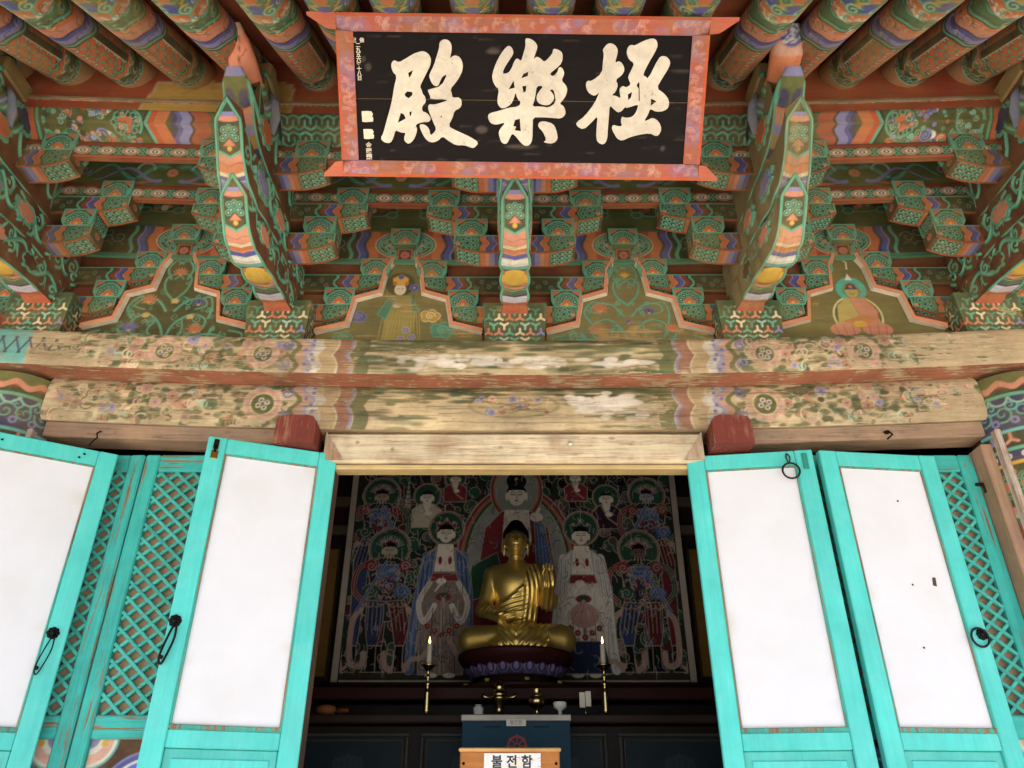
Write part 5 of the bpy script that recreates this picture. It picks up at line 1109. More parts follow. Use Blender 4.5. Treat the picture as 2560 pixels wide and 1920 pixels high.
# four bars, each a sloping face with a red outer edge; the long bars run out into horns
fw, fz = .045, .022
def frame_bar(nm, o, ex, ey, L, horn):
    mb = MB(); ex = np.array(ex, float); ey = np.array(ey, float); nz = np.array([0, 0, 1.]); o = np.array(o, float)
    def fn(u, v):
        a = (u - .5) * L; b = v * fw; return o + a[:, None] * ex + b[:, None] * ey + (.004 + fz * v)[:, None] * nz, np.stack([a, b], 1)
    mb.grid(int(L / .0035), 13, fn, frame_paint, lin('#a5564a'), aa=.003)
    E = lin('#b8432a'); e1 = fw + .010
    def q(a, b, z): return o + a * ex + b * ey + z * nz
    h = L / 2
    mb.add([q(-h, fw, .026), q(h, fw, .026), q(h, e1, .024), q(-h, e1, .024), q(h, e1, -.03), q(-h, e1, -.03), q(-h, 0, -.03), q(h, 0, -.03), q(h, 0, .004), q(-h, 0, .004)], [[0, 1, 2, 3], [3, 2, 4, 5], [5, 4, 7, 6], [6, 7, 8, 9]], E)
    if horn:
        for s in (-1, 1):
            P_ = [(s * (h - .002), e1), (s * (h + horn), e1 + .001), (s * (h + horn), e1 - .010), (s * (h + horn * .72), e1 - .026), (s * (h + horn * .35), .006), (s * (h - .002), .002)]
            V = [q(a, b, .024) for a, b in P_] + [q(a, b, .004) for a, b in P_]; n = 6
            mb.add(V, [list(range(6)), list(range(11, 5, -1))] + [[i, (i + 1) % 6, (i + 1) % 6 + 6, i + 6] for i in range(6)], lin('#b5503f'))
    else:
        mb.add([q(-h, 0, .004), q(-h, fw, .026), q(-h, fw, -.03), q(-h, 0, -.03)], [[0, 1, 2, 3]], E); mb.add([q(h, 0, .004), q(h, fw, .026), q(h, fw, -.03), q(h, 0, -.03)], [[0, 1, 2, 3]], E)
    mb.build(nm, 'paint_x', sign)
frame_bar('frame_bar', (0, .212, 0), (1, 0, 0), (0, 1, 0), 1.262, .094)
frame_bar('frame_bar', (0, -.208, 0), (-1, 0, 0), (0, -1, 0), 1.262, .066)
frame_bar('frame_bar', (.576, .002, .001), (0, -1, 0), (1, 0, 0), .418, 0)
frame_bar('frame_bar', (-.576, .002, .001), (0, 1, 0), (-1, 0, 0), .418, 0)
def flat_curve(polys, ext):
    cu = bpy.data.curves.new('glyph', 'CURVE'); cu.dimensions = '2D'; cu.fill_mode = 'BOTH'; cu.extrude = ext
    for P_ in polys:
        sp = cu.splines.new('POLY'); sp.points.add(len(P_) - 1); sp.use_cyclic_u = True
        for q, pt in zip(P_, sp.points): pt.co = (q[0], q[1], 0, 1)
    return cu
def curve_to_obj(cu, name, m, parent, col, loc=(0, 0, 0), rot=(0, 0, 0), alpha=.9):
    tmp = bpy.data.objects.new('tmp', cu); COL.objects.link(tmp); dg = bpy.context.evaluated_depsgraph_get(); dg.update()
    me = bpy.data.meshes.new_from_object(tmp.evaluated_get(dg)); bpy.data.objects.remove(tmp); me.name = name
    at = me.color_attributes.new('Col', 'FLOAT_COLOR', 'POINT'); C = np.empty((len(me.vertices), 4), np.float32); C[:, :3] = c3(col); C[:, 3] = alpha
    at.data.foreach_set('color', C.ravel()); me.materials.clear(); me.materials.append(MAT[m]); return inst(name, me, parent, loc, rot)
def round_poly(P_, big):
    P_ = [np.array(q) / 1e4 for q in P_]; out = []
    for i in range(len(P_)):                                            # one pass of corner rounding, brush strokes have no sharp corners
        a, b = P_[i], P_[(i + 1) % len(P_)]; out += [a * .75 + b * .25, a * .25 + b * .75]
    return out if big else P_
for key, lab in (('dian', 'left character of the name board'), ('le', 'middle character of the name board'), ('ji', 'right character of the name board')):
    o = curve_to_obj(flat_curve([round_poly(q, len(q) > 8) for q in GLYPH[key]], .0012), 'character', 'gesso', sign, lin('#d2c4ae'), (0, 0, .0022), alpha=.80); o['label'] = lab
def text(s, size, name, m, parent, col, loc, rot=(0, 0, 0), ext=.0006, off=0., alpha=1.1, align='CENTER'):
    cu = bpy.data.curves.new('text', 'FONT'); cu.body = s; cu.size = size; cu.extrude = ext; cu.offset = off; cu.align_x = align; cu.align_y = 'CENTER'; cu.resolution_u = 4
    return curve_to_obj(cu, name, m, parent, col, loc, rot, alpha)
def glyphs(lst, size, col): 
    for ch, x, y in lst: text(ch, size, 'small_character', 'gesso', sign, col, (x, y, .0015), alpha=1.05, off=.0003)
glyphs([('佛', -.5475, .1835), ('紀', -.5745, .1835)] + [(c, -.5612 + .0001 * k, .1680 - .0150 * k) for k, c in enumerate('二九五六年十八日')], .0165, lin('#dccdb4'))
glyphs([(c, -.5385, -.1580 - .0195 * k) for k, c in enumerate('金暘顯')], .0215, lin('#dccdb4'))
for x, y, w, h in ((-.539, -.061, .037, .035), (-.537, -.119, .034, .032)):
    r = random.Random(int(y * -1e4)); P_ = [(x - w / 2, y - h / 2), (x - w / 6, y - h / 2 - .001), (x + w / 2, y - h / 2 + .001), (x + w / 2 + .002, y - h / 8), (x + w / 2 - .002, y), (x + w / 2 + .001, y + h / 4), (x + w / 2 - .004, y + h / 2), (x, y + h / 2 + .001), (x - w / 2 - .001, y + h / 2)]
    curve_to_obj(flat_curve([P_], .0008), 'seal', 'gesso', sign, lin('#e3d3b6'), (0, 0, .0014), alpha=.9)

# ================================================================ inside the hall: hanging painting
INK = lin('#1a1412'); LINE = lin('#a89d8b'); SK = lin('#ece2d0'); PRED = lin('#8e2630'); PBLU = lin('#3b68a4'); PGRN = lin('#25573f'); PWHT = lin('#d9d5cc'); PPNK = lin('#b98f86')
def face(p, x, z, r, skin=SK, hair='black', beard=False, crown=None):
    if crown is not None:
        p.poly([(x - 1.15 * r, z + .6 * r), (x - 1.3 * r, z + 1.5 * r), (x - .5 * r, z + 1.3 * r), (x, z + 2.2 * r), (x + .5 * r, z + 1.3 * r), (x + 1.3 * r, z + 1.5 * r), (x + 1.15 * r, z + .6 * r)], crown, LINE, .005)
        for q in (-.9, 0, .9): p.disc(x + q * r, z + (1.5 if q else 1.9) * r, r * .22, LINE)
    p.disc(x, z + .12 * r, r * 1.06, hair, r * 1.22)
    for s in (-1, 1): p.disc(x + s * r * .98, z - .1 * r, r * .18, skin, r * .45)
    p.disc(x, z, r * .92, skin, r * 1.12); p.poly([(x - .95 * r, z + .55 * r), (x - .7 * r, z + 1.2 * r), (x + .7 * r, z + 1.2 * r), (x + .95 * r, z + .55 * r), (x, z + .62 * r)], hair)
    for s in (-1, 1):
        p.stroke([(x + s * .55 * r, z + .12 * r), (x + s * .18 * r, z + .06 * r)], r * .10, INK); p.arc(x + s * .36 * r, z + .16 * r, r * .26, .3, 2.8, r * .07, INK)
    p.stroke([(x - .02 * r, z + .1 * r), (x + .08 * r, z - .28 * r), (x - .05 * r, z - .30 * r)], r * .07, lin('#8a6a58')); p.disc(x, z - .55 * r, r * .17, PRED, r * .09)
    if beard:
        for k in range(9): q = -1 + k * .25; p.stroke([(x + q * r * .8, z - .45 * r - .2 * r * (1 - abs(q))), (x + q * r * 1.0, z - 1.5 * r + abs(q) * .5 * r)], r * .10, LINE if k % 2 else INK)
def halo(p, x, z, r, fill, edge=LINE): p.disc(x, z, r, edge); p.disc(x, z, r * .94, PRED); p.disc(x, z, r * .90, edge); p.disc(x, z, r * .87, fill)
def scarf(p, pts, w, col):
    P_ = [q[1:] for q in smooth_path([(0, *q) for q in pts])]; p.stroke(P_, w + .007, LINE); p.stroke(P_, w, col); p.stroke(P_, w * .25, LINE, op=.5)
def bodhisattva(p, x, z, robe, mantle, s_):
    """standing attendant; z is the chin height, feet at .88"""
    zb = .885
    scarf(p, [(x - .13, z - .09), (x - .17, z - .35), (x - .20, z - .62), (x - .21, zb + .03)], .06, mantle); scarf(p, [(x + .13, z - .09), (x + .17, z - .35), (x + .18, z - .62), (x + .20, zb + .03)], .06, mantle)
    p.poly([(x - .08, z - .03), (x + .08, z - .03), (x + .15, z - .10), (x + .165, z - .45), (x + .15, zb), (x - .15, zb), (x - .165, z - .45), (x - .15, z - .10)], robe, LINE, .006)
    p.poly([(x - .055, z), (x + .055, z), (x + .075, z - .20), (x - .075, z - .20)], SK)
    for q in (-1, 1):
        p.disc(x + q * .035, z - .12, .014, PRED, .030); p.poly([(x + q * .15, z - .10), (x + q * .07, z - .03), (x + q * .085, z - .22), (x + q * .175, z - .40), (x + q * .19, z - .25)], mantle, LINE, .006)
        scarf(p, [(x + q * .10, z - .28), (x + q * .17, z - .42), (x + q * .13, z - .55), (x + q * .06, z - .44)], .035, PWHT)
    p.poly([(x - .085, z - .21), (x + .085, z - .21), (x + .10, z - .27), (x - .10, z - .27)], PRED, LINE, .005); p.disc(x, z - .38, .055, PRED, .030); p.disc(x, z - .375, .035, PGRN, .018)
    p.disc(x - .02, z - .27, .035, SK, .022); p.stroke([(x - .01, z - .27), (x - .06, z - .34)], .022, SK, .01)
    p.stroke([(x, z - .40), (x, zb + .02)], .030, LINE); p.stroke([(x, z - .40), (x, zb + .02)], .018, PPNK)
    for k in range(-3, 4): p.stroke([(x + .035 * k, z - .46), (x + .044 * k + .01 * s_, zb + .01)], .005, LINE if k % 2 else INK)
    rb = random.Random(int(x * 100))
    for k in range(26): p.arc(x + rb.uniform(-.13, .13), rb.uniform(zb + .04, z - .48), rb.uniform(.015, .035), rb.uniform(0, 3), rb.uniform(3.3, 6), .004, (LINE, INK, PRED, PBLU)[k % 4])
    for q in (-1, 1):
        for k in range(5): p.stroke([(x + q * (.10 + .014 * k), z - .10), (x + q * (.12 + .016 * k), z - .36)], .003, (LINE, INK)[k % 2])
        scarf(p, [(x + q * .05, z - .66), (x + q * .12, z - .78), (x + q * .20, z - .80), (x + q * .24, zb + .03)], .026, PPNK)
    for k in range(-2, 3): p.flower(x + .05 * k, z - .58 - .03 * (2 - abs(k)), .022, PRED, LINE)
    for q in (-1, 1): p.disc(x + q * .06, zb - .005, .04, SK, .016)
def monk(p, x, z, r, robe, beard=False, hal=PGRN):
    halo(p, x, z + .3 * r, r * 2.3, hal); p.poly([(x - 1.0 * r, z - 1.0 * r), (x + 1.0 * r, z - 1.0 * r), (x + 2.4 * r, z - 2.0 * r), (x + 2.3 * r, z - 5 * r), (x - 2.3 * r, z - 5 * r), (x - 2.4 * r, z - 2.0 * r)], robe, LINE, .006)
    p.poly([(x - .7 * r, z - .9 * r), (x + .7 * r, z - .9 * r), (x + .1 * r, z - 3.2 * r)], SK); p.stroke([(x - .9 * r, z - 1.0 * r), (x + .1 * r, z - 3.2 * r), (x + 1.6 * r, z - 4.4 * r)], .010, LINE)
    p.disc(x + .3 * r, z - 2.6 * r, .6 * r, SK, .4 * r); face(p, x, z, r, hair=lin('#2a2a30') if not beard else lin('#8d8a86'), beard=beard)
def guardian(p, x, z, r, s_, skin, halo_c=PGRN):
    rr = random.Random(int(x * 1000)); zb = .90
    halo(p, x, z + .4 * r, r * 3.1, halo_c)
    for q in (-1, 1):
        scarf(p, [(x + q * 2 * r, z - 1.4 * r), (x + q * 4.2 * r, z - 2.6 * r), (x + q * 4.6 * r, z - 5.5 * r), (x + q * 3.4 * r, z - 7.0 * r)], .030, (PRED, PGRN)[q > 0]); scarf(p, [(x + q * 2.2 * r, z - 8 * r), (x + q * 4.2 * r, z - 9.5 * r), (x + q * 4.2 * r, zb + .08), (x + q * 2.6 * r, zb + .04), (x + q * 2.4 * r, zb + .12)], .032, PPNK)
    p.poly([(x - 1.2 * r, z - 1.0 * r), (x + 1.2 * r, z - 1.0 * r), (x + 3.0 * r, z - 2.0 * r), (x + 2.2 * r, z - 5.6 * r), (x + 3.2 * r, z - 9.0 * r), (x + .6 * r, z - 10 * r), (x - .6 * r, z - 10 * r), (x - 3.2 * r, z - 9.0 * r), (x - 2.2 * r, z - 5.6 * r), (x - 3.0 * r, z - 2.0 * r)], lin('#2a2c3c'), LINE, .006)
    p.poly([(x - 1.7 * r, z - 2.0 * r), (x + 1.7 * r, z - 2.0 * r), (x + 1.5 * r, z - 5.0 * r), (x - 1.5 * r, z - 5.0 * r)], PBLU, LINE, .006); p.disc(x, z - 4.6 * r, 1.3 * r, PRED, .9 * r); p.disc(x, z - 4.6 * r, .9 * r, lin('#2c3a66'), .6 * r)
    for k in range(60): p.arc(x + rr.uniform(-2.2, 2.2) * r, z - rr.uniform(1.8, 7) * r, .016, 0, 3.1, .005, LINE)
    for k in range(26): p.spiral(x + rr.uniform(-3, 3) * r, z - rr.uniform(5, 9.5) * r, rr.uniform(.015, .03), (LINE, PRED, PPNK, PBLU, PGRN)[k % 5], .008, 1.3, k, 1)
    for q in (-1, 1):
        k_ = q * 1.0; lean = -.5 * s_
        p.poly([(x + k_ * .2 * r, z - 7.2 * r), (x + k_ * 2.6 * r, z - 7.0 * r), (x + (k_ * 3.0 + lean) * r, z - 10.5 * r), (x + (k_ * 2.5 + lean) * r, zb + .17), (x + (k_ * 1.2 + lean) * r, zb + .17), (x + (k_ * .6 + lean) * r, z - 10.0 * r)], (lin('#30406e'), lin('#6a2028'))[q > 0], LINE, .005)
        for j in range(7): p.stroke([(x + k_ * (.5 + .3 * j) * r, z - 7.4 * r), (x + (k_ * (.9 + .28 * j) + lean * .8) * r, z - 11.2 * r)], .004, (LINE, INK)[j % 2])
        p.poly([(x + (k_ * 1.3 + lean) * r, zb + .17), (x + (k_ * 2.4 + lean) * r, zb + .17), (x + (k_ * 2.4 + lean) * r, zb + .03), (x + (k_ * 3.2 + lean) * r, zb), (x + (k_ * 1.2 + lean) * r, zb)], INK, LINE, .005)
        for j in range(5): p.arc(x + k_ * (.6 + .55 * j) * r, z - 7.1 * r - .3 * r * (j % 2), .03, 3.2, 6.2, .006, (LINE, PPNK, PGRN)[j % 3])
        p.disc(x + k_ * 2.2 * r, z - 5.8 * r, 1.2 * r, (PGRN, PBLU)[q > 0], .9 * r); p.spiral(x + k_ * 2.2 * r, z - 5.8 * r, .9 * r, LINE, .006, 1.5, 0, q)
        p.disc(x + q * 2.4 * r, z - 2.2 * r, .9 * r, PRED, .8 * r); p.spiral(x + q * 2.4 * r, z - 2.2 * r, .7 * r, LINE, .008, 1.4, 0, q)
    p.stroke([(x + s_ * .3 * r, z - 1.6 * r), (x + s_ * 3.9 * r, z - 8.5 * r)], .022, LINE); p.stroke([(x + s_ * .3 * r, z - 1.6 * r), (x + s_ * 3.9 * r, z - 8.5 * r)], .014, PBLU)
    face(p, x, z, r, skin, INK, True, PRED)
    for k in range(14): a = .3 + k * .19; p.stroke([(x + 1.4 * r * cos(a), z + 1.2 * r * sin(a) + .4 * r), (x + 2.1 * r * cos(a), z + 1.9 * r * sin(a) + .4 * r)], .007, LINE)
def taenghwa(p):
    rr = random.Random(12); p.C[:, 3] = 1.1
    for k in range(520):                                               # cloud scrolls filling the ground
        x, z = rr.uniform(-1.15, 1.15), rr.uniform(.9, 2.62); c = (PGRN, lin('#5a1f26'), lin('#4e4a44'), lin('#22303c'), lin('#7d625c'), INK, PGRN)[k % 7]; r = rr.uniform(.03, .055)
        p.disc(x, z, r, LINE); p.disc(x, z, r - .005, c); p.arc(x, z, r * .55, rr.uniform(0, 6), rr.uniform(0, 6), .004, LINE); p.disc(x + r * .3, z - r * .35, r * .62, c)
    p.rect(-1.2, .86, 1.2, .98, lin('#4a3a26'), op=.7)
    for k in range(40): p.stroke([(rr.uniform(-1.15, 1.15), rr.uniform(.87, .99))] * 2, .03, lin('#2c3d35'), op=.5)
    for k in range(420):
        x, z = rr.uniform(-1.15, 1.15), rr.uniform(.9, 2.62); p.arc(x, z, rr.uniform(.012, .03), rr.uniform(0, 3), rr.uniform(3.3, 5.5), .004, (LINE, PPNK, PBLU, PRED, LINE)[k % 5], rr.uniform(.008, .03))
    # the great central figure behind the statue
    for rx, rz, c in ((.44, .62, LINE), (.43, .61, PRED), (.41, .59, lin('#b06a4a')), (.385, .565, PGRN), (.365, .545, LINE), (.355, .535, lin('#8f9590'))): p.disc(.02, 1.62, rx, c, rz)
    for rx, c in ((.20, LINE), (.192, PRED), (.178, lin('#b06a4a')), (.165, LINE), (.158, lin('#8f9a90'))): p.disc(.02, 2.20, rx, c, rx * 1.25)
    p.poly([(-.09, 2.03), (.13, 2.03), (.25, 1.90), (.30, 1.55), (.42, 1.20), (-.38, 1.20), (-.26, 1.55), (-.21, 1.90)], PRED, LINE, .008)
    p.poly([(-.07, 2.04), (.11, 2.04), (.13, 1.80), (.05, 1.62), (-.09, 1.72)], SK); p.poly([(.15, 1.95), (.22, 1.93), (.28, 1.60), (.22, 1.40), (.16, 1.62)], PBLU, LINE, .006); p.poly([(-.30, 1.62), (-.12, 1.72), (-.06, 1.45), (-.34, 1.36)], PGRN, LINE, .006)
    for k in range(6): p.stroke([(.17 + .02 * k, 1.92), (.20 + .03 * k, 1.45)], .004, LINE)
    p.disc(.165, 1.985, .05, SK, .035); p.stroke([(.15, 1.98), (.19, 2.05)], .02, SK)
    p.disc(.02, 2.27, .075, 'black', .07); p.disc(.02, 2.33, .045, 'black', .04); face(p, .02, 2.155, .072); p.disc(.02, 2.29, .013, LINE)
    monk(p, -.44, 2.285, .036, PRED); monk(p, .465, 2.29, .036, PRED, True); monk(p, -.645, 2.135, .046, lin('#c9c0a6')); monk(p, .688, 2.125, .046, lin('#3c2230'))
    for k in range(7): p.rect(-.815 + .004 * k, 2.06 + .036 * k, -.765 - .004 * k, 2.088 + .036 * k, LINE)
    guardian(p, -.985, 2.14, .046, 1, lin('#b5a58c')); guardian(p, .99, 2.14, .046, -1, lin('#a9adb0'))
    guardian(p, -.895, 1.73, .050, -1, lin('#c4b498')); guardian(p, .90, 1.715, .050, 1, lin('#6f5d50'))
    for s in (-1, 1): halo(p, s * .49, 1.90, .135, PGRN)
    bodhisattva(p, -.492, 1.78, lin('#8a7a74'), PBLU, 1); bodhisattva(p, .487, 1.765, PWHT, lin('#cfd3d2'), -1)
    p.poly([(.36, 1.10), (.61, 1.10), (.66, .89), (.33, .89)], lin('#22345a'), LINE, .005); p.disc(.487, 1.27, .10, PPNK, .085)
    face(p, -.492, 1.855, .058, crown=PRED); face(p, .487, 1.84, .058, crown=lin('#3a4a44'))
    FC = [(-.492, 1.855, .08), (.487, 1.84, .08), (.02, 2.155, .11), (-.645, 2.135, .06), (.688, 2.125, .06), (-.44, 2.285, .05), (.465, 2.29, .05), (-.985, 2.14, .06), (.99, 2.14, .06), (-.895, 1.73, .07), (.90, 1.715, .07)]
    for k in range(1500):                                              # fine brush lines over robes, scarves and clouds
        x, z = rr.uniform(-1.15, 1.15), rr.uniform(.88, 2.55)
        if any((x - a) ** 2 + (z - b) ** 2 < c * c for a, b, c in FC): continue
        c = (INK, LINE, PWHT, INK, PRED, PBLU, PGRN, LINE)[k % 8]; a = rr.uniform(0, 6.3); r = rr.uniform(.010, .034)
        if k % 2: p.arc(x, z, r, a, a + rr.uniform(1.2, 3.2), .004, c)
        else: L_ = rr.uniform(.03, .09); w_ = rr.uniform(-.02, .02); p.stroke([(x, z), (x + w_, z - L_ * .5), (x + w_ * .3, z - L_)], .004, c, .002, op=.7)
    x, z = p.P.T; p.field(-(np.abs(x) - 1.165), lin('#b6aa9a')); p.field(z - .850, lin('#a89c8c')); p.field(np.abs(np.abs(x) - 1.168) - .004, INK)
def dim_silk(p): g_ = p.C[:, :3].mean(1, keepdims=True); p.C[:, :3] = (p.C[:, :3] * .8 + g_ * .2) * np.array([.52, .50, .48]) * 1.75   # evenly darkened silk; the dimness of the hall is put into its colours
Y_P = 2.40; t = thing('hanging_painting', 'large hanging painting of haloed figures behind the gilt statue', 'painting', (0, Y_P, 0))
mb = MB()
def fn(u, v):
    x = -1.215 + 2.43 * u; z = .834 + 1.82 * v; return np.stack([x, .004 * np.sin(z * 3) * np.cos(x * 2.5), z], 1), np.stack([x, z], 1)
mb.grid(590, 442, fn, lambda p: (taenghwa(p), dim_silk(p)), lin('#26312a'), aa=.004, smooth=True); mb.build('silk', 'silk', t)
mb = MB(); mb.tube([(-1.26, 0, .822), (1.26, 0, .822)], .016, 12, lin('#3a2418')); mb.build('bottom_rod', 'lacquer', t)
mb = MB(); mb.tube([(-1.26, 0, 2.662), (1.26, 0, 2.662)], .016, 12, lin('#3a2418')); mb.build('top_rod', 'lacquer', t)
# screen wall behind the altar with ochre side panels
t = thing('altar_screen', 'dark timber screen with ochre side panels behind the painting', 'screen', (0, Y_P + .06, 0))
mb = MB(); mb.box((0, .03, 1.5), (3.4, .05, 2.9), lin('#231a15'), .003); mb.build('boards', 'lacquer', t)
for s in (-1, 1):
    mb = MB(); mb.box((s * 1.31, -.004, 1.32), (.085, .02, .88), lin('#6e5426'), .004, alpha=1.1); mb.build('side_panel', 'lacquer', t)
    for dx in (-.052, .052): mb = MB(); mb.box((s * 1.31 + dx, -.010, 1.32), (.016, .03, .94), lin('#31261c'), .003, alpha=1.1); mb.build('panel_bead', 'lacquer', t)
    mb = MB(); mb.box((s * 1.46, -.03, 1.5), (.14, .10, 2.9), lin('#3a2019'), .02, alpha=1.1); mb.build('post', 'lacquer', t)
    for z in (1.90, 2.12): mb = MB(); mb.box((s * 1.34, -.015, z), (.24, .05, .07), lin('#52463a'), .006, alpha=1.1); mb.build('tie', 'lacquer', t)

# ================================================================ gilt seated figure
def surface_nets(Fv, org, h):
    s = Fv < 0; nx, ny, nz = Fv.shape; acc = np.zeros((nx - 1, ny - 1, nz - 1, 3)); cnt = np.zeros((nx - 1, ny - 1, nz - 1))
    cor = [(i, j, k) for i in (0, 1) for j in (0, 1) for k in (0, 1)]
    sl = lambda c: tuple(slice(c[a], Fv.shape[a] - 1 + c[a]) for a in range(3))
    for c in cor:
        for a in range(3):
            if c[a] == 0:
                d = list(c); d[a] = 1; f0, f1 = Fv[sl(c)], Fv[sl(d)]; m = (f0 < 0) != (f1 < 0); t_ = np.where(m, f0 / np.where(m, f0 - f1, 1), 0)
                for b in range(3): acc[..., b] += m * (c[b] + (t_ if b == a else 0))
                cnt += m
    act = cnt > 0; ids = -np.ones(act.shape, np.int64); ids[act] = np.arange(act.sum()); ijk = np.argwhere(act); V = org + h * (ijk + acc[act] / cnt[act][:, None]); F_ = []
    for a in range(3):
        b, c = (a + 1) % 3, (a + 2) % 3
        e0 = [slice(None)] * 3; e1 = [slice(None)] * 3; e0[a] = slice(0, -1); e1[a] = slice(1, None); for_ = [slice(None)] * 3
        m = s[tuple(e0)] != s[tuple(e1)]; pos = np.argwhere(m); ok = (pos[:, b] > 0) & (pos[:, c] > 0) & (pos[:, b] < Fv.shape[b] - 1) & (pos[:, c] < Fv.shape[c] - 1); pos = pos[ok]
        q = []
        for db, dc in ((-1, -1), (0, -1), (0, 0), (-1, 0)): r_ = pos.copy(); r_[:, b] += db; r_[:, c] += dc; q.append(ids[r_[:, 0], r_[:, 1], r_[:, 2]])
        q = np.stack(q, 1); fl = s[pos[:, 0], pos[:, 1], pos[:, 2]]; q[~fl] = q[~fl][:, ::-1]; F_.append(q)
    return V, np.vstack(F_)
def smin(a, b, k): h = np.clip(.5 + .5 * (b - a) / k, 0, 1); return b + (a - b) * h - k * h * (1 - h)
def ell(P, c, r): q = (P - np.array(c)) / np.array(r); L = np.linalg.norm(q, axis=-1); return (L - 1) * min(r)
def cap(P, a, b, ra, rb): a = np.array(a); d = np.array(b) - a; t_ = np.clip(((P - a) @ d) / (d @ d), 0, 1); return np.linalg.norm(P - a - t_[..., None] * d, axis=-1) - (ra + (rb - ra) * t_)
def vol(lo, hi, h): ax = [np.arange(lo[a], hi[a], h) for a in range(3)]; return np.stack(np.meshgrid(*ax, indexing='ij'), -1), np.array(lo, float)
def sd_mesh(f, lo, hi, h, name, m, parent, col, post=None):
    P, org = vol(lo, hi, h); V, F_ = surface_nets(f(P), org, h); mb = MB(); C = np.empty((len(V), 4)); C[:, :3] = c3(col); C[:, 3] = 1.2
    if post: post(V, C)
    mb.V.append(V); mb.C.append(C); mb.F.append(F_); mb.S.append(np.full(len(F_), True)); mb.n = len(V); return mb.build(name, m, parent)
GOLD = np.array([.72, .52, .15])
bud = thing('gilt_statue', 'gilded seated statue with black hair and one raised hand on a lotus base', 'statue', (.014, 1.90, .912)); bud.scale = (.94, .95, 1.0)
def body(P):
    x, y, z = P[..., 0], P[..., 1], P[..., 2]
    d = smin(ell(P, (0, .06, .33), (.140, .105, .23)), ell(P, (0, .05, .455), (.165, .108, .115)), .06)
    d = smin(d, cap(P, (-.14, .06, .515), (.14, .06, .515), .060, .060), .05); d = smin(d, cap(P, (0, .05, .55), (0, .035, .65), .052, .047), .03)
    for q in (.585, .605): d = d - .002 * np.exp(-((z - q) / .005) ** 2) * (np.abs(x) < .06)
    d = smin(d, ell(P, (0, .0, .09), (.33, .20, .085)), .05)                                     # lap
    lg = smin(cap(P, (-.29, -.05, .080), (.05, -.135, .075), .086, .062), cap(P, (.29, -.05, .080), (-.05, -.135, .075), .086, .062), .03); lg = smin(lg, cap(P, (-.28, .02, .075), (.28, .02, .075), .08, .08), .03); d = smin(d, lg, .035)
    d = smin(d, ell(P, (0, -.19, .03), (.16, .05, .035)), .03)
    # right arm, hand in the lap
    ra = smin(cap(P, (-.168, .06, .515), (-.212, .03, .29), .054, .048), cap(P, (-.212, .03, .285), (-.105, -.115, .205), .046, .034), .03); ra = smin(ra, ell(P, (-.055, -.145, .205), (.055, .030, .018)), .02); d = smin(d, ra, .015)
    # left arm, raised hand
    la = smin(cap(P, (.168, .06, .515), (.215, .03, .34), .058, .054), cap(P, (.215, .02, .345), (.212, -.12, .405), .052, .032), .03); la = smin(la, ell(P, (.212, -.138, .452), (.033, .016, .040)), .02); d = smin(d, la, .02)
    # robe over the left shoulder and round the waist: a raised layer with folds
    zc = .300 + .12 * np.clip((x + .13) / .19, 0, 1) ** 1.5; line = np.maximum(x - .062 - .05 * np.clip((z - .50) / .08, 0, 1), (zc - z) * .8)
    rob = 1 / (1 + np.exp(-line / .006)); front = 1 / (1 + np.exp((y - .05) / .02))
    drape = np.sin((x * 1.0 + z * .12) * 190 + 5 * np.sin(z * 11)) * .0045; waist = np.sin((z * 1.0 - x * .45) * 230 + 3 * np.sin(x * 16)) * .0040
    bl = 1 / (1 + np.exp(-(x - .055) / .012)); fold = (waist * (1 - bl) + drape * bl) * (z > .17) + np.sin((np.abs(x) * 1.0 - (z - .1) * .9) * 150) * .003 * (z < .17) * (np.abs(x) < .2)
    act = rob * (z < .58) * np.where(z > .17, 1, 1) * np.where((x < .0) & (z < .24) & (x < -.12), 0, 1)
    d = d - act * (.008 + fold * np.where((z > .12), 1, front))
    edge = np.exp(-(line / .012) ** 2) * (z > .17) * (z < .57) * (y < .06) * (np.abs(x) < .2); d = d - .007 * edge
    # head
    hd = smin(ell(P, (0, .01, .735), (.077, .088, .088)), ell(P, (0, -.012, .700), (.064, .066, .075)), .03)
    hd = smin(hd, cap(P, (0, -.082, .738), (0, -.094, .700), .005, .010), .010); hd = smin(hd, ell(P, (0, -.070, .672), (.020, .010, .006)), .008)
    for s in (-1, 1):
        hd = smin(hd, ell(P, (s * .029, -.068, .728), (.020, .012, .011)), .006); hd = smin(hd, cap(P, (s * .012, -.078, .752), (s * .05, -.062, .758), .004, .003), .006)
        hd = np.maximum(hd, -ell(P, (s * .029, -.084, .725), (.018, .010, .0025))); hd = smin(hd, ell(P, (s * .083, .02, .69), (.010, .022, .065)), .008)
    hd = np.maximum(hd, -ell(P, (0, -.084, .6795), (.016, .008, .002)))
    return smin(d, hd, .012)
def tint(V, C):
    m = (np.abs(V[:, 0]) < .020) & (np.abs(V[:, 2] - .673) < .006) & (V[:, 1] < -.066); C[m, :3] = (.30, .10, .035)
    for q in (-1, 1):
        m = (np.abs(V[:, 0] - q * .030) < .019) & (np.abs(V[:, 2] - .7245) < .0035) & (V[:, 1] < -.05); C[m, :3] = (.04, .025, .01)
        m = (np.abs(V[:, 0] - q * .032) < .022) & (np.abs(V[:, 2] - .757 - .004 * np.cos((V[:, 0] - q * .032) * 70)) < .003) & (V[:, 1] < -.04); C[m, :3] = (.12, .07, .02)
sd_mesh(body, (-.42, -.30, -.01), (.42, .24, .85), .0062, 'body', 'gilt', bud, GOLD, tint)
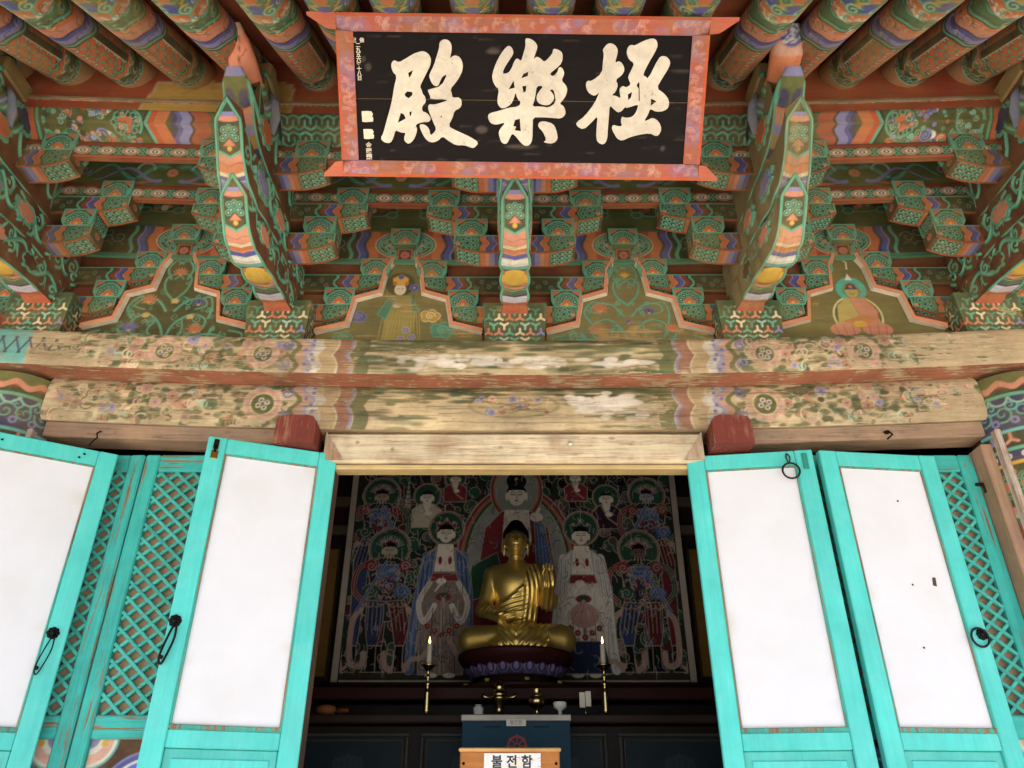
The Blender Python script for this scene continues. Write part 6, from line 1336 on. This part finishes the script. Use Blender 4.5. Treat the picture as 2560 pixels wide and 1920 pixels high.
def hair(P):
    d = smin(ell(P, (0, .022, .775), (.091, .094, .062)), ell(P, (0, .02, .832), (.052, .055, .042)), .03); d = smin(d, ell(P, (0, .055, .73), (.088, .07, .075)), .03)
    d = np.maximum(d, -(P[..., 2] - .758 - .10 * np.clip(P[..., 1] * -1 - .03, 0, 1) + np.clip(P[..., 1] + .02, 0, 1) * 1.5))
    return d + .0022 * np.sin(P[..., 0] * 330) * np.sin(P[..., 2] * 330) * np.cos(P[..., 1] * 330)
sd_mesh(hair, (-.12, -.11, .64), (.12, .16, .90), .005, 'hair', 'lacquer', bud, lin('#0c0b0d'))
def fingers(chains):
    def f(P):
        d = np.full(P.shape[:-1], 9.)
        for ch in chains:
            e = np.full(P.shape[:-1], 9.)
            for k in range(len(ch) - 1): e = np.minimum(e, cap(P, ch[k][:3], ch[k + 1][:3], ch[k][3], ch[k + 1][3]))
            d = np.minimum(d, e)
        return d
    return f
ch = []
for k, (dx, L) in enumerate(((-.023, .044), (-.008, .050), (.008, .047), (.023, .038))): b0 = (.212 + dx, -.140, .478); ch.append([(*b0, .0085), (b0[0] + dx * .25, -.150, .478 + L * .5, .008), (b0[0] + dx * .4 + (.0 if k else .004), -.164 - .014 * (k == 1) - .010 * (k == 2), .478 + L * .9, .006)])
ch.append([(.188, -.142, .445, .010), (.176, -.160, .468, .0085), (.190, -.178, .492, .006)])
sd_mesh(fingers(ch), (.13, -.21, .40), (.29, -.10, .56), .0035, 'raised_fingers', 'gilt', bud, GOLD)
ch = [[(-.03, -.150, .205 + .0, .010), (.0, -.168 - .006 * k, .197 + .008 * k, .009), (.035 + .006 * k, -.165 - .010 * k, .192 + .010 * k, .006)] for k in range(4)] + [[(-.06, -.135, .215, .011), (-.02, -.14, .235, .009), (.008, -.150, .238, .007)]]
sd_mesh(fingers(ch), (-.10, -.23, .16), (.09, -.11, .26), .0035, 'lap_fingers', 'gilt', bud, GOLD)
# lotus base
lot = thing('lotus_base', 'dark lotus pedestal with lavender petals under the gilt statue', 'pedestal', (.014, 1.90, .69)); lot.scale = (.92, .92, 1.0)
mb = MB(); mb.lathe([(.10, 0), (.40, .0), (.40, .02), (.34, .035), (.24, .05), (.26, .08)], 40, lin('#241410')); mb.build('foot', 'lacquer', lot)
mb = MB(); mb.lathe([(.22, .07), (.36, .16), (.385, .195), (.385, .215), (.30, .222), (.0005, .222)], 40, lin('#2a0f10')); mb.build('cushion', 'lacquer', lot)
def petal_mesh():
    m_ = MB()
    def fn(u, v):
        a = (2 * u - 1); w = .052 * np.sin(np.clip(v * .92 + .10, 0, 1) * pi) ** .6; x = a * w; z = v * .066; y = -.06 * v - .012 * (1 - a * a) + .02 * v ** 3
        return np.stack([x, y, z], 1), np.stack([x, z], 1)
    def pp(p):
        a, b = p.P.T; p.disc(0, .05, .040, lin('#625a74'), .042); p.disc(0, .045, .030, lin('#2a2640'), .034); p.disc(0, .04, .016, lin('#695d84'), .02)
    m_.grid(22, 22, fn, pp, lin('#3c3850'), smooth=True); me = m_.mesh('petal'); me.materials.append(MAT['lacquer']); return me
PET = petal_mesh()
for k in range(24):
    a = 2 * pi * k / 24; inst('petal', PET, lot, (.285 * sin(a), -.285 * cos(a), .075), (0, 0, a))
for k in range(8):
    a = 2 * pi * k / 8 + .2; mb = MB(); mb.lathe([(.014, 0), (.022, .012), (.010, .03), (.018, .05)], 12, lin('#8a7a3a'), (.33 * sin(a), -.33 * cos(a), .0)); mb.build('knob', 'lacquer', lot)

# ================================================================ altar, offering table and what stands on them
t = thing('altar', 'dark altar platform carrying the gilt statue', 'altar')
mb = MB(); mb.box((0, 2.02, .655), (3.0, .84, .07), lin('#2c130f'), .008, alpha=1.1); mb.build('top', 'lacquer', t); mb = MB(); mb.box((0, 2.04, .01), (2.9, .78, 1.19), lin('#1c1512'), .008, alpha=1.1); mb.build('body', 'lacquer', t)
t = thing('offering_table', 'long dark offering table with framed panels along its front', 'table')
mb = MB(); mb.box((0, 1.40, .48), (2.9, .38, .04), lin('#2a1e18'), .006, alpha=1.1); mb.build('top', 'lacquer', t); mb = MB(); mb.box((0, 1.43, -.06), (2.86, .30, 1.03), lin('#1b1512'), .006, alpha=1.1); mb.build('body', 'lacquer', t)
def emblem(p):
    p.C[:, 3] = 1.1
    for k in range(-2, 3): p.disc(.028 * k, .28 - .008 * abs(k), .020, lin('#2c3230'), .042); p.disc(.028 * k, .278 - .008 * abs(k), .014, lin('#1f2b30'), .034)
    p.stroke([(0, .24), (0, .15)], .010, lin('#2c3230')); p.stroke([(.03, .24), (.03, .16)], .008, lin('#2c3230')); p.stroke([(-.03, .24), (-.03, .16)], .008, lin('#2c3230'))
for x0, x1 in ((-1.13, -.53), (-.47, .0), (.03, .47), (.53, 1.13)):
    xm, w = (x0 + x1) / 2, x1 - x0
    mb = MB(); mb.quad((xm, 1.272, .0), (1, 0, 0), (0, 0, 1), w - .05, .40, .006, emblem, lin('#172226')); mb.build('panel', 'lacquer', t)
    for c, d in (((xm, 1.27, .41), (w, .02, .016)), ((xm - w / 2 + .008, 1.27, .20), (.016, .02, .40)), ((xm + w / 2 - .008, 1.27, .20), (.016, .02, .40)), ((xm, 1.272, .385), (w - .05, .012, .010)), ((xm - w / 2 + .03, 1.272, .19), (.010, .012, .39)), ((xm + w / 2 - .03, 1.272, .19), (.010, .012, .39))):
        mb = MB(); mb.box(c, d, lin('#38342d'), .003, alpha=1.1); mb.build('bead', 'lacquer', t)
BR = np.array([.50, .36, .15])
for x, lab in ((-.465, 'brass candlestick with a lit white candle, left of the statue'), (.489, 'brass candlestick with a lit white candle, right of the statue')):
    t = thing('candlestick', lab, 'candlestick', (x, 1.40, .50), group='candlesticks on the offering table')
    mb = MB(); pr = [(.045, 0), (.045, .008), (.034, .014), (.020, .022), (.016, .03)]
    for k in range(9): pr += [(.016, .032 + .012 * k), (.021 - .0006 * k, .038 + .012 * k)]
    pr += [(.010, .145), (.009, .165), (.018, .172), (.009, .180), (.008, .20), (.016, .207), (.008, .214), (.008, .235), (.014, .243), (.030, .262), (.042, .268), (.040, .272), (.012, .270)]
    mb.lathe(pr, 24, BR); mb.build('stick', 'brass', t)
    mb = MB(); mb.lathe([(.014, .268), (.0145, .30), (.0140, .375), (.012, .380), (.0005, .378)], 20, lin('#a59c8c'), alpha=1.2); c_ = mb.build('candle', 'wax', t)
    mb = MB(); mb.tube([(0, 0, .377), (0, 0, .386)], .0015, 6, 'black'); mb.build('wick', 'wax', t)
    mb = MB(); mb.lathe([(.0005, .384), (.004, .390), (.0045, .397), (.002, .410), (.0003, .420)], 12, np.array([1., .50, .10])); mb.build('flame', 'flame', t)
t = thing('incense_burner', 'tall brass incense burner with domed lid and two side arms', 'burner', (-.078, 1.38, .50))
mb = MB(); mb.lathe([(.045, 0), (.045, .006), (.018, .014), (.020, .05), (.034, .075), (.044, .095), (.046, .105)], 24, BR); mb.build('bowl', 'brass', t); mb = MB(); mb.lathe([(.046, .106), (.040, .125), (.026, .14), (.030, .15), (.028, .165), (.010, .182), (.0005, .190)], 24, BR); mb.build('lid', 'brass', t)
for s in (-1, 1): mb = MB(); mb.tube([(s * .04, 0, .10), (s * .075, 0, .104), (s * .09, 0, .118)], [.006, .008, .011], 10, BR); mb.build('arm', 'brass', t)
t = thing('brass_bowl', 'footed brass offering bowl beside the incense burner', 'bowl', (.122, 1.38, .50))
mb = MB(); mb.lathe([(.034, 0), (.030, .006), (.012, .014), (.012, .045), (.040, .06), (.048, .075), (.048, .10), (.030, .108)], 24, BR); mb.build('cup', 'brass', t); mb = MB(); mb.lathe([(.030, .108), (.024, .112), (.024, .14), (.028, .146), (.0005, .147)], 20, BR); mb.build('lid', 'brass', t)
mb = MB(); mb.lathe([(.020, 0), (.010, .012), (.010, .035), (.034, .05), (.036, .075), (.030, .078), (.028, .055), (.0005, .052)], 20, lin('#cfc8bc'), alpha=1.1); tag(mb.build('white_cup', 'wax', loc=(.243, 1.36, .50)), 'small white stem cup on the offering table', 'cup')
t = thing('glass_jar', 'little clear faceted jar left of the brass burner', 'jar', (-.184, 1.30, .50)); mb = MB(); mb.lathe([(.022, 0), (.026, .01), (.026, .042), (.018, .048)], 8, lin('#b8b2a6'), smooth=False, alpha=1.1); mb.build('body', 'wax', t); mb = MB(); mb.lathe([(.018, .048), (.018, .056), (.0005, .058)], 12, lin('#9a948a'), alpha=1.1); mb.build('lid', 'wax', t)
t = thing('card_holder', 'upright pair of pale cards on a thin stand, right of the white cup', 'card stand', (.376, 1.34, .50)); mb = MB(); mb.tube([(0, 0, 0), (0, 0, .05)], .003, 8, BR); mb.lathe([(.02, 0), (.02, .004), (.003, .006)], 16, BR); mb.build('stand', 'brass', t)
for dx, dz in ((-.016, 0), (.016, .006)): mb = MB(); mb.box((dx, .002 * dx, .085 + dz), (.029, .004, .075), lin('#b8ad9c'), .001, alpha=1.1); mb.build('card', 'wax', t)
t = thing('wooden_gong', 'small brown wooden gong at the left end of the offering table', 'gong', (-.98, 1.33, .50)); mb = MB(); mb.lathe([(.0005, 0), (.045, .012), (.058, .03), (.045, .052), (.0005, .062)], 20, lin('#7a4a2a'), alpha=1.1); mb.build('body', 'lacquer', t); mb = MB(); mb.tube([(.05, 0, .03), (.12, -.02, .03)], [.014, .010], 10, lin('#6a3c22')); mb.build('handle', 'lacquer', t)
# donation boxes
t = thing('offertory_chest', 'dark blue chest with a pale top edge and a red wheel emblem', 'box', (.011, 1.00, 0)); wB = .516
def chest_paint(p):
    p.C[:, 3] = 1.0; p.rect(-.15, .415, -.075, .423, 'black'); p.rect(.085, .415, .16, .423, 'black'); cx, cz = .0 + .004, .335; RD = lin('#8e3a34')
    p.ring(cx, cz, .042, .008, RD); p.ring(cx, cz, .012, .005, RD)
    for k in range(8): a = k * pi / 4; p.stroke([(cx + .012 * cos(a), cz + .012 * sin(a)), (cx + .050 * cos(a), cz + .050 * sin(a))], .005, RD)
    p.disc(-.19, .32, .022, lin('#3f8a8a'), .006)
mb = MB(); mb.quad((0, -.001, 0.0), (1, 0, 0), (0, 0, 1), wB - .004, .446, .0035, chest_paint, lin('#123240'), 1.0); mb.box((0, .091, -.08), (wB, .18, 1.05), lin('#123240'), .004, alpha=1.0); mb.build('body', 'lacquer', t)
mb = MB(); mb.box((0, .09, .459), (wB + .010, .20, .026), lin('#a39c90'), .003, alpha=1.0); mb.build('top_edge', 'lacquer', t)
mb = MB(); mb.box((.0, -.012, .436), (.095, .004, .030), lin('#b3ab9c'), .001, alpha=1.1); pl = mb.build('name_plate', 'wax', t); text('불전함', .022, 'lettering', 'wax', pl, lin('#5a4a42'), (0, -.0145, .436), (R(90), 0, 0))
t = thing('donation_box', 'orange wooden donation box with a white lettered sign at the bottom edge', 'box', (-.016, .45, 0)); w2 = .402
mb = MB(); mb.box((0, .10, .02), (w2, .22, .50), lin('#b5743c'), .004, alpha=.93); mb.build('body', 'bare_wood', t)
mb = MB(); mb.box((0, .10, .275), (w2 + .012, .236, .014), lin('#d9a566'), .004, alpha=.95); mb.build('lid', 'bare_wood', t)
def sign_paint(p):
    r = random.Random(5); p.C[:, 3] = 1.1
    for k in range(34): x, y = r.uniform(-.02, .11), r.uniform(.0, .10); p.stroke([(x, y), (x + r.uniform(.005, .02), y + r.uniform(-.003, .003))], .0016, lin('#b08050'))
    p.disc(.02, .07, .03, lin('#d8b86a'), .018, op=.25)
mb = MB(); mb.quad((.010, -.0165, .150), (1, 0, 0), (0, 0, 1), .228, .112, .003, sign_paint, lin('#e4e0da'), 1.1); mb.box((.010, -.013, .206), (.228, .006, .112), lin('#d6d0c8'), .001, alpha=1.1); sg = mb.build('white_sign', 'wax', t)
for k, c in enumerate('불전함'): text(c, .050, 'lettering', 'wax', sg, lin('#2c2630'), (-.052 + .060 * k, -.0172, .228), (R(90), 0, R(0)), off=.0012)
for s in (-1, 1): mb = MB(); mb.lathe([(.0005, 0), (.040, 0), (.040, .004), (.0005, .006)], 20, lin('#8a6a58')); mb.build('corner_plate', 'lacquer', t, (s * .118 + .01, -.011, .165), (R(90), 0, 0))
for s in (-1, 1): mb = MB(); mb.lathe([(.0005, 0), (.006, 0), (.0005, .003)], 10, 'black'); mb.build('nail', 'iron', t, (s * .186, -.011, .225), (R(90), 0, 0))
